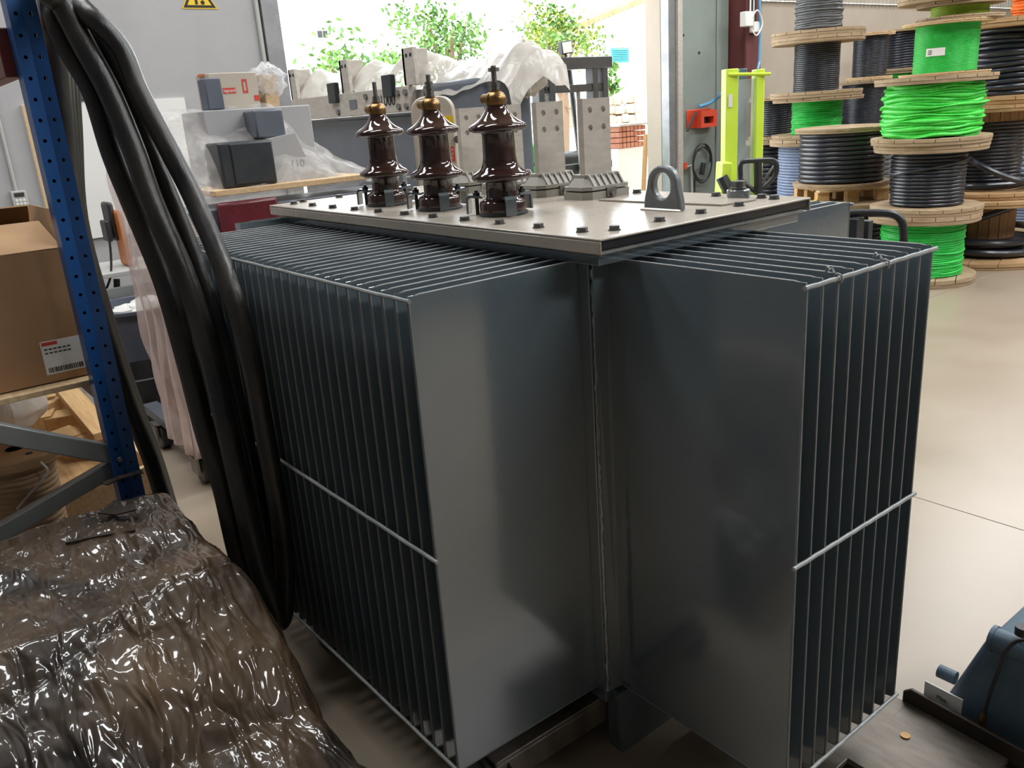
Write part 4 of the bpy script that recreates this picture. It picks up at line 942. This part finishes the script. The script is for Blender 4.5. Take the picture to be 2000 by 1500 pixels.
for a in(-60,60,180):
    x=-3.98+.15*math.cos(math.radians(a)); y=.15*math.sin(math.radians(a))
    build(MB().cyl((x,y-.02,.05),(x,y+.02,.05),.05,n=16),'castor','black',t); build(MB().cyl((x,y,.09),(x,y,.102),.012,n=8),'castor_stem','steel',t)

# ================================================================== CABLE REELS
def depth(p): return (p-CAM).dot(CF)
reel_me={}
def reel(cx,cy,z0,z1,rf,rw,cable,wraps,label,rf_top=None,wood_='reelwood',ft=.05,messy=.0,core=None,planks=True,rot=0,barrel=0,z_w=None,flat=False):
    """wooden reel on its side: two plank flanges, a barrel and the winding"""
    t=thing('cable_reel',(cx,cy,z0),label,'cable reel','cable reels stacked along the wall')
    rt=rf_top or rf; l=ft/2
    for (za,r,up_) in((z0,rf,0),(z1-ft,rt,1)):
        f=build(MB().lathe([(.04,za+.0),(r*.985,za),(r*.99,za+.004),(r*.99,za+l-.003),(r*.985,za+l-.001),(.04,za+l-.001)],(cx,cy,0),40,caps=False),'flange',wood_,t,smooth=40)
        if planks:
            n=6; a0=rot+(.6 if up_ else 0); ca,sa=math.cos(a0),math.sin(a0)
            for k in range(n):
                u0=-r+2*r*k/n+.003; u1=-r+2*r*(k+1)/n-.003; pts=[]
                um=[u0+(u1-u0)*i/5 for i in range(6)]
                ring_=[(u,math.sqrt(max(0,r*r-u*u))) for u in um]+[(u,-math.sqrt(max(0,r*r-u*u))) for u in reversed(um)]
                pts=[(cx+u*ca-v*sa,cy+u*sa+v*ca,za+l) for u,v in ring_]
                build(MB().prism(pts,(0,0,l-random.uniform(.0,.004))),'plank',wood_,f,smooth=0)
    wz0=z0+ft; wz1=z1-ft if z_w is None else z_w; h=(wz1-wz0)/wraps; pf=[(.05,wz0)]
    R=random.Random(sum(map(ord,label))%999)
    for i in range(wraps):
        z=wz0+i*h; dr=R.uniform(-messy,messy); b=h*.5
        for k in range(5):
            a=PI*(k/4)-PI/2; pf.append((rw-b+dr+b*math.cos(a),z+b+b*math.sin(a)*.98))
    pf.append((.05,wz1))
    ph=R.uniform(0,6)
    if messy: jit=lambda i,a:(messy*1.2*nz(math.cos(a)*2.2+ph,math.sin(a)*2.2,i*.23),messy*1.6*nz(math.cos(a)*1.3+ph,math.sin(a)*1.3,i*.11+5)) if 0<i<len(pf)-1 else (0,0)
    else: jit=lambda i,a:(.003*nz(math.cos(a)*2+ph,math.sin(a)*2,i*.05),h*.5*math.sin(a+ph)*.4) if 0<i<len(pf)-1 else (0,0)
    build(MB().lathe(pf,(cx,cy,0),56,caps=False,jit=jit),'cable_winding',cable,t,smooth=60)
    rb=core or rw*.6
    if barrel or z_w is not None:
        n=20
        for k in range(n):
            a0=2*PI*k/n+.01; a1=2*PI*(k+1)/n-.01; q=[]
            for a,r in((a0,rb),(a1,rb),(a1,rb-.025),(a0,rb-.025)): q.append((cx+r*math.cos(a),cy+r*math.sin(a),wz0))
            build(MB().prism(q,(0,0,z1-ft-wz0)),'stave','barrel',t,smooth=0)
    return t
def stack(px,D,specs):
    """specs from the floor up: (top_px_y or None, flange_px_width, winding_px_width, cable, wraps, label, opts); heights read from photo rows at the stack's distance"""
    c=atd(px,400,D); cx,cy=c.x,c.y; z=0.0
    for (ty,fw,ww,cable,wr,label,op) in specs:
        op=dict(op); d=depth(Vector((cx,cy,1.0)))
        zt=op.pop('zt',None) or atd(px,ty,D).z
        dx=op.pop('dx',0); ox=CR*(dx*d/FPX)
        reel(cx+ox.x,cy+ox.y,z,zt,fw*d/FPX/2,ww*d/FPX/2,cable,wr,label,**op); z=zt+.0005
    return cx,cy,z
rg_=dict
# front stack, right of the fins
S1=stack(1806,8.18,[
 (412,206,154,'green',30,'bottom reel of bright green cable standing on the floor',rg_(messy=.006,ft=.07,rot=.4)),
 (279,205,134,'blackcable',15,'reel of smooth black cable between the two green reels',rg_(ft=.06,rot=1.1,dx=2)),
 (150,214,176,'lightgreen',20,'wide reel of loosely wound bright green cable',rg_(messy=.020,ft=.055,rot=.2)),
 (46,158,110,'green',40,'smooth green reel with a white label near the top',rg_(ft=.025,dx=16,wood_='plywood',rot=.9)),
 (10,150,98,'olive',7,'small reel of yellow-green cable on top of the front stack',rg_(ft=.03,dx=36)),
])
# reel on top, flange cut by the frame
c=atd(1843,0,8.18); 
reel(c.x,c.y,S1[2],S1[2]+.35,.34,.22,'greycable',10,'reel cut by the top edge above the yellow-green one',ft=.05)
# white label on the smooth green reel
gl=[o for o in col.objects if o.get('label','').startswith('smooth green')][0]
c=ORG[gl.name]; d=depth(c); rr=110*d/FPX/2; v=(CAM-c); v.z=0; v.normalize(); an=math.atan2(v.y,v.x)
def curved(an0,an1,z0,z1,r,name,mat,par):
    n=6; vs=[]
    m=MB().grid(lambda a,b:(c.x+r*math.cos(an0+(an1-an0)*a),c.y+r*math.sin(an0+(an1-an0)*a),z0+(z1-z0)*b),n,1); return build(m,name,mat,par)
zl=atd(1790,106,8.18).z
lab=curved(an-.62,an-.02,zl-.03,zl+.03,rr+.012,'label','white',gl)
for k in range(3): curved(an-.55,an-.42,zl-.018+k*.013,zl-.012+k*.013,rr+.0135,'label_print','ink',lab)
# cable end crossing the black reel
bk=[o for o in col.objects if o.get('label','').startswith('reel of smooth black')][0]
c=ORG[bk.name]; rr=134*depth(c)/FPX/2+.012
za=atd(1745,340,8.18).z; zb_=atd(1870,306,8.18).z
build(MB().tube([(c.x+rr*math.cos(an-1.2+2.5*k/20),c.y+rr*math.sin(an-1.2+2.5*k/20),za+(zb_-za)*k/20) for k in range(21)],.012,8),'cable_end','blackcable',bk)
# low black stack left of it
S2=stack(1636,8.95,[
 (388,240,215,'blackcable',12,'wide low reel of black cable under the small pallet',rg_(ft=.06,rot=.5)),
])
c=atd(1640,380,8.95); 
t=thing('small_pallet',(c.x,c.y,S2[2]),'small wooden pallet with square blocks between two black reels','pallet')
PZ2=atd(1640,362,8.95).z
for i in range(3):
    for j in range(3):
        o_=_R*(-.28+.28*i)+Vector((-_R.y,_R.x,0))*(-.28+.28*j); p=Vector((c.x,c.y,0))+o_
        build(MB().obox((p.x,p.y,(S2[2]+PZ2-.02)/2),_R,(-_R.y,_R.x,0),(0,0,1),.11,.09,PZ2-.02-S2[2]),'pallet_block','pine',t,bevel=.003)
for j in range(5):
    p=Vector((c.x,c.y,PZ2-.01))+Vector((-_R.y,_R.x,0))*(-.30+.15*j)
    build(MB().obox(p,_R,(-_R.y,_R.x,0),(0,0,1),.66,.11,.018),'deck_board','plywood',t)
d=depth(Vector((c.x,c.y,1)))
z1_=atd(1640,247,8.95).z
reel(c.x,c.y,PZ2+.0005,z1_,178*d/FPX/2,159*d/FPX/2,'blackcable',11,'thick black cable reel standing on the small pallet',ft=.045,rot=1.3)
# stack behind, with the small green reel
stack(1584,10.0,[
 (268,150,116,'bluecable',34,'pale blue-grey cable reel behind the thick black reel',rg_(ft=.07,dx=-8)),
 (190,166,92,'green',24,'green cable reel between two black ones left of the thick reel',rg_(ft=.04,messy=.008,dx=4)),
 (74,168,83,'blackcable',24,'black cable reel above the small green one',rg_(ft=.06,rot=.7)),
 (-70,168,85,'greycable',26,'dark grey cable reel at the top, cut by the frame',rg_(ft=.06,rot=.2,messy=.008)),
])
stack(1682,11.1,[
 (250,120,100,'greycable',20,'hidden grey cable reel behind the thick black reel',rg_(ft=.05)),
 (157,118,94,'blackcable',30,'fine black cable reel just left of the loose green reel',rg_(ft=.04)),
 (66,84,62,'blackcable',26,'slim wrapped black reel standing above the fine black one',rg_(ft=.035,wood_='plywood')),
])
stack(1503,11.0,[
 (272,94,62,'blackcable',20,'black reel low behind the lime stacker mast',rg_(ft=.05,dx=-4)),
 (190,98,64,'blackcable',16,'black coil reel behind the lime stacker mast, upper of the two',rg_(ft=.04,dx=6)),
])
stack(1738,12.4,[
 (230,110,80,'blackcable',20,'dark reel deep in the gap behind the green stack',rg_(ft=.05)),
 (140,110,60,'green',8,'small dark green coil in the gap left of the smooth green reel',rg_(ft=.03,dx=14)),
 (60,120,84,'blackcable',14,'black reel at the back left of the smooth green reel',rg_(ft=.03,dx=16)),
])
c=atd(1716,140,12.2)
stack(1714,14.8,[(138,60,30,'blackcable',10,'dark reel under the orange coil at the back',rg_(ft=.04)),(78,46,24,'orange',10,'slim orange coil in the gap between the stacks',rg_(ft=.02,messy=.01))])
# big right stack
S5=stack(1921,9.3,[
 (378,290,160,'blackcable',6,'large wooden drum on the floor with loose thick cable round its foot',rg_(ft=.06,wood_='reelwood2',z_w=.22,core=.28,rot=.3)),
 (203,250,118,'blackcable',18,'black cable reel with bare wooden barrel at right',rg_(ft=.06,wood_='reelwood2',z_w=atd(1921,238,9.3).z,core=.27,rot=.8,dx=0)),
 (44,250,176,'blackcable',12,'big reel of very thick black cable at upper right',rg_(ft=.07,wood_='reelwood2',messy=.014,rot=.1,dx=32)),
 (-40,120,48,'orange',12,'orange cable reel at the top right, cut by the frame',rg_(ft=.02,dx=42,messy=.01)),
])
bd=[o for o in col.objects if o.get('label','').startswith('large wooden drum')][0]; c=ORG[bd.name]
pts=[]
for k in range(64):
    a=an+1.6-k*.2; r=.44+.03*math.sin(k*.37); pts.append((c.x+r*math.cos(a),c.y+r*math.sin(a),.095+.003*k))
build(MB().tube(pts,.034,10),'loose_cable','blackcable',bd)
a0=an+.55
build(MB().tube(spline([(c.x+.40*math.cos(an-.9),c.y+.40*math.sin(an-.9),.36),(c.x+.40*math.cos(an-.2),c.y+.40*math.sin(an-.2),.42),(c.x+.44*math.cos(an+.3),c.y+.44*math.sin(an+.3),.5),(c.x+.5*math.cos(an+.65),c.y+.5*math.sin(an+.65),.57)]),.03,10),'loose_cable','blackcable',bd)
b2=[o for o in col.objects if o.get('label','').startswith('black cable reel with bare')][0]; c=ORG[b2.name]
z0_=c.z
build(MB().tube(spline([(c.x+.30*math.cos(an-.9),c.y+.30*math.sin(an-.9),z0_+.42),(c.x+.42*math.cos(an-.2),c.y+.42*math.sin(an-.2),z0_+.30),(c.x+.5*math.cos(an+.5),c.y+.5*math.sin(an+.5),z0_+.16),(c.x+.5*math.cos(an+1.1),c.y+.5*math.sin(an+1.1),z0_+.2)]),.03,10),'loose_cable','blackcable',b2)
pts=[(c.x+(.36+.02*math.sin(k))*math.cos(an-2+k*.2),c.y+(.36+.02*math.sin(k))*math.sin(an-2+k*.2),z0_+.085+.002*k) for k in range(32)]
build(MB().tube(pts,.03,10,closed=False),'loose_cable','blackcable',b2)
stack(2010,11.2,[
 (372,150,120,'bluecable',10,'steel-blue cable reel at the right edge near the floor',rg_(ft=.05)),
 (262,110,90,'bluecable',9,'blue-black reel at the right edge, second from the floor',rg_(ft=.05)),
 (205,100,80,'green',8,'green reel barely showing at the right edge',rg_(ft=.04)),
])

# ================================================================== DOOR FITTINGS, STACKER, HANDLES
q0,q1=atx(1341,215,WX+.13),atx(1388,247,WX+.13)
t=thing('socket_holder',(WX+.16,(q0.y+q1.y)/2,q1.z),'red plastic plug socket holder on the grey-green door','socket')
ya,yb,za,zb_=q0.y,q1.y,q1.z,q0.z
build(MB().box(WX+.12,WX+.14,ya,yb,za,zb_),'back_plate','redplastic',t,bevel=.01)
build(MB().ring([(WX+.14,ya+.16,za+.0),(WX+.14,yb,za+.0),(WX+.14,yb,zb_-.02),(WX+.14,ya+.16,zb_-.02)],[(WX+.14,ya+.22,za+.05),(WX+.14,yb-.07,za+.05),(WX+.14,yb-.07,zb_-.10),(WX+.14,ya+.22,zb_-.10)],(.1,0,0)),'socket_box','redplastic',t,smooth=0)
build(MB().box(WX+.141,WX+.15,ya+.22,yb-.07,za+.05,zb_-.10),'socket_face','dark',t)
h0=[atx(1365,208,WX+.2),atx(1385,202,WX+.2),atx(1400,192,WX+.24),atx(1412,180,-5.9)]
build(MB().tube(spline(h0),.022,8),'air_hose','bluehose',t)
build(MB().tube([atx(1360,220,WX+.2),atx(1350,238,WX+.2),atx(1342,256,WX+.2)],.016,8),'lead','black',t)
st=atx(1318,255,WX+.12)
s_=build(MB().box(WX+.121,WX+.124,st.y-.055,st.y+.055,st.z-.09,st.z+.09),'door_sticker','white',label='small white warning sticker on the grey-green door',cat='sticker')
build(MB().prism([(WX+.1245,st.y-.035,st.z+.02),(WX+.1245,st.y+.035,st.z+.02),(WX+.1245,st.y,st.z-.05)],(.001,0,0)).box(WX+.1245,WX+.1255,st.y-.04,st.y+.04,st.z+.05,st.z+.065),'sticker_print','ink',s_,smooth=0)
# coiled extension lead hung on the door
cc=atx(1370,319,WX+.16); t=thing('extension_lead',(WX+.16,cc.y,cc.z-.3),'coiled black extension lead hanging on the grey-green door','cable')
pts=[]
for k in range(90):
    a=k*2*PI/26; r=.20+.025*math.sin(k*.31); pts.append((WX+.15+.0006*k,cc.y+r*math.cos(a)*.95,cc.z+r*1.15*math.sin(a)))
build(MB().tube(pts,.009,6),'coil','black',t)
build(MB().tube(spline([(WX+.15,cc.y-.12,cc.z-.1),(WX+.15,cc.y-.13,cc.z-.5),(WX+.15,cc.y-.1,.0)]),.01,6),'tail','black',t)
build(MB().obox((WX+.18,cc.y,cc.z-.07),(0,.25,1),(0,1,-.2),(1,0,0),.16,.06,.05),'plug','black',t,bevel=.008)
# pipework low on the door
pq=atx(1320,332,WX+.16)
t=thing('air_pipe',(WX+.15,pq.y+.2,0),'thin pipe with red valve low on the grey-green door','pipe')
build(MB().tube([(WX+.15,pq.y-.12,pq.z-.02),(WX+.15,pq.y+.32,pq.z+.03),(WX+.15,pq.y+.34,0)],.018,8),'pipe','conduit',t)
build(MB().box(WX+.13,WX+.2,pq.y+.12,pq.y+.18,pq.z,pq.z+.08),'valve','redplastic',t)
# column fittings
jb=atx(1467,38,-6.05)
t=thing('junction_box',(-6.05,jb.y,jb.z-.1),'white junction boxes with cable bundle on the red column','electrical box')
build(MB().box(-6.08,-5.98,jb.y-.20,jb.y-.04,jb.z-.09,jb.z+.09),'box','white',t,bevel=.01)
build(MB().box(-6.08,-6.0,jb.y+.0,jb.y+.14,jb.z-.16,jb.z-.03),'box','white',t,bevel=.01)
for k in range(4): build(MB().tube([(-6.05,jb.y-.02+k*.035,jb.z-.02),(-6.05,jb.y-.02+k*.035,5.5)],.011,6),'cable','ink' if k%2 else 'white',t)
build(MB().tube(spline([(-6.0,jb.y-.1,jb.z-.05),(-5.96,jb.y+.0,jb.z+.1),(-5.96,jb.y+.12,jb.z-.05),(-5.97,jb.y+.02,jb.z-.2),(-6.0,jb.y-.06,jb.z-.12)]),.010,6),'white_lead','white',t)
hb=[atx(1484,0,-6.0),atx(1485,60,-6.0),atx(1483,120,-6.0),atx(1480,135,-5.95)]
build(MB().tube([hb[0]+Vector((0,0,2.5))]+hb,.016,8),'air_hose','bluehose',label='blue air hose hanging down beside the red column',cat='hose')
# lime stacker
SD=6.8
def sp(x,y,D=SD): return atd(x,y,D)
base=sp(1450,330); fw=Vector((-.55,.835,0)); sd=_R.copy()
t=thing('stacker_truck',(base.x,base.y,0),'lime-yellow pallet stacker with clear guard in front of the reels','stacker')
def vpost(px0,px1,ytop,name,mat,dp=.1,off=0,zb=.1):
    a=sp(px0,ytop); b=sp(px1,ytop); c=(a+b)/2+Vector((CF.x,CF.y,0)).normalized()*off
    build(MB().obox((c.x,c.y,(a.z+zb)/2),sd,Vector((-sd.y,sd.x,0)),(0,0,1),(b-a).length,dp,a.z-zb),name,mat,t,bevel=.006)
vpost(1413,1438,136,'mast_rail','lime',.14); vpost(1473,1489,136,'mast_rail','lime',.14)
vpost(1439,1472,156,'guard_sheet','acryl',.004,-.04,.7)
vpost(1446,1462,134,'lift_cylinder','bluepaint',.05,.05)
a,b=sp(1420,146),sp(1502,145); build(MB().tube([a+Vector((.05,-.05,0)),b+Vector((.05,-.05,0))],.012,8),'cross_bar','lime',t)
a,b=sp(1430,410),sp(1480,410); c=(sp(1420,380)+sp(1515,380))/2
build(MB().obox((c.x+.12,c.y-.18,.45),sd,(-sd.y,sd.x,0),(0,0,1),.42,.32,.8),'motor_housing','dark',t,bevel=.06)
c2=sp(1408,350,6.6); build(MB().obox((c2.x,c2.y,c2.z-.35),sd,(-sd.y,sd.x,0),(.06,0,1),.07,.2,.95),'side_panel','lime',t,bevel=.008)
hp=[sp(x,y,6.45) for x,y in((1447,350),(1446,325),(1452,316),(1475,314),(1508,313),(1516,320),(1516,338),(1506,352),(1490,366),(1478,374),(1462,364))]
build(MB().tube(spline(hp,4),.018,8,closed=True),'tiller_loop','black',t)
build(MB().tube([sp(1480,315,6.45),sp(1481,380,6.45)],.03,8),'tiller_arm','black',t)
build(MB().tube([sp(1512,324,6.45),sp(1484,364,6.45)],.01,6),'tiller_rod','steel',t)
build(MB().tube([sp(1410,345,6.5),sp(1428,382,6.5)],.045,8),'arm_rest','dark',t)
for u_ in(-.2,.2):
    p=Vector((base.x,base.y,0))+sd*u_; build(MB().obox((p.x-.3*fw.x,p.y-.3*fw.y,.06),fw,sd,(0,0,1),1.0,.14,.06),'fork','lime',t); build(MB().cyl((p.x-.04,p.y,.05),(p.x+.04,p.y,.05),.05,n=14),'wheel','black',t)
lg=sp(1421,197); build(MB().obox(lg-Vector((CF.x,CF.y,0)).normalized()*.08,sd,(0,0,1),(-sd.y,sd.x,0),.03,.09,.003),'sticker','white',t)
# trolley handle beyond the far fins
HD=3.9
hp=[atd(x,y,HD) for x,y in((1628,420),(1660,417),(1700,416),(1740,418),(1758,428),(1764,445),(1765,470),(1766,520))]
t=thing('hand_trolley',(hp[3].x,hp[3].y,0),'black tubular trolley handle behind the far end of the fins','trolley')
e=Vector((*hp[-1].xy,.62)); s0=hp[0]+(hp[0]-hp[2])*.6
pq_=atd(1669,425,HD); lo=[Vector((e.x,e.y,.72)),Vector((e.x*.8+pq_.x*.2,e.y*.8+pq_.y*.2,.63)),Vector((pq_.x,pq_.y,.60))]
build(MB().tube(spline([s0]+hp+lo,5),.017,10),'handle','black',t)
q=atd(1669,425,HD); build(MB().box(q.x-.03,q.x+.03,q.y-.03,q.y+.03,.1,q.z),'post','dark',t,bevel=.004)
q=atd(1693,430,HD+.08); build(MB().box(q.x-.02,q.x+.02,q.y-.02,q.y+.02,.1,q.z),'post','dark',t,bevel=.004)
q=(Vector((*s0.xy,0))+e)/2; build(MB().obox((q.x,q.y,.11),(e.xy-s0.xy).to_3d(),(-(e.y-s0.y),e.x-s0.x,0),(0,0,1),.30,.3,.04),'deck','dark',t)
for k in(-.12,.12): build(MB().cyl((q.x+k-.02,q.y,.05),(q.x+k+.02,q.y,.05),.05,n=14),'wheel','black',t)
# yellow straps on the reel top
q=atd(1570,381,8.48)
zt_=S2[2]
for k,(dx,lb__) in enumerate(((-.06,'yellow strap end lying on the low reel, left one'),(.07,'yellow strap end lying on the low reel, right one'))):
    p=Vector((q.x,q.y,zt_+.03))+_R*dx
    build(MB().tube([(p.x+.045*math.cos(a),p.y+.045*math.sin(a),p.z+.012*math.sin(2*a+k)) for a in [i*PI/6 for i in range(12)]],.016,8,closed=True),'yellow_strap','yellow',label=lb__,cat='strap',group='yellow straps on the low reel')
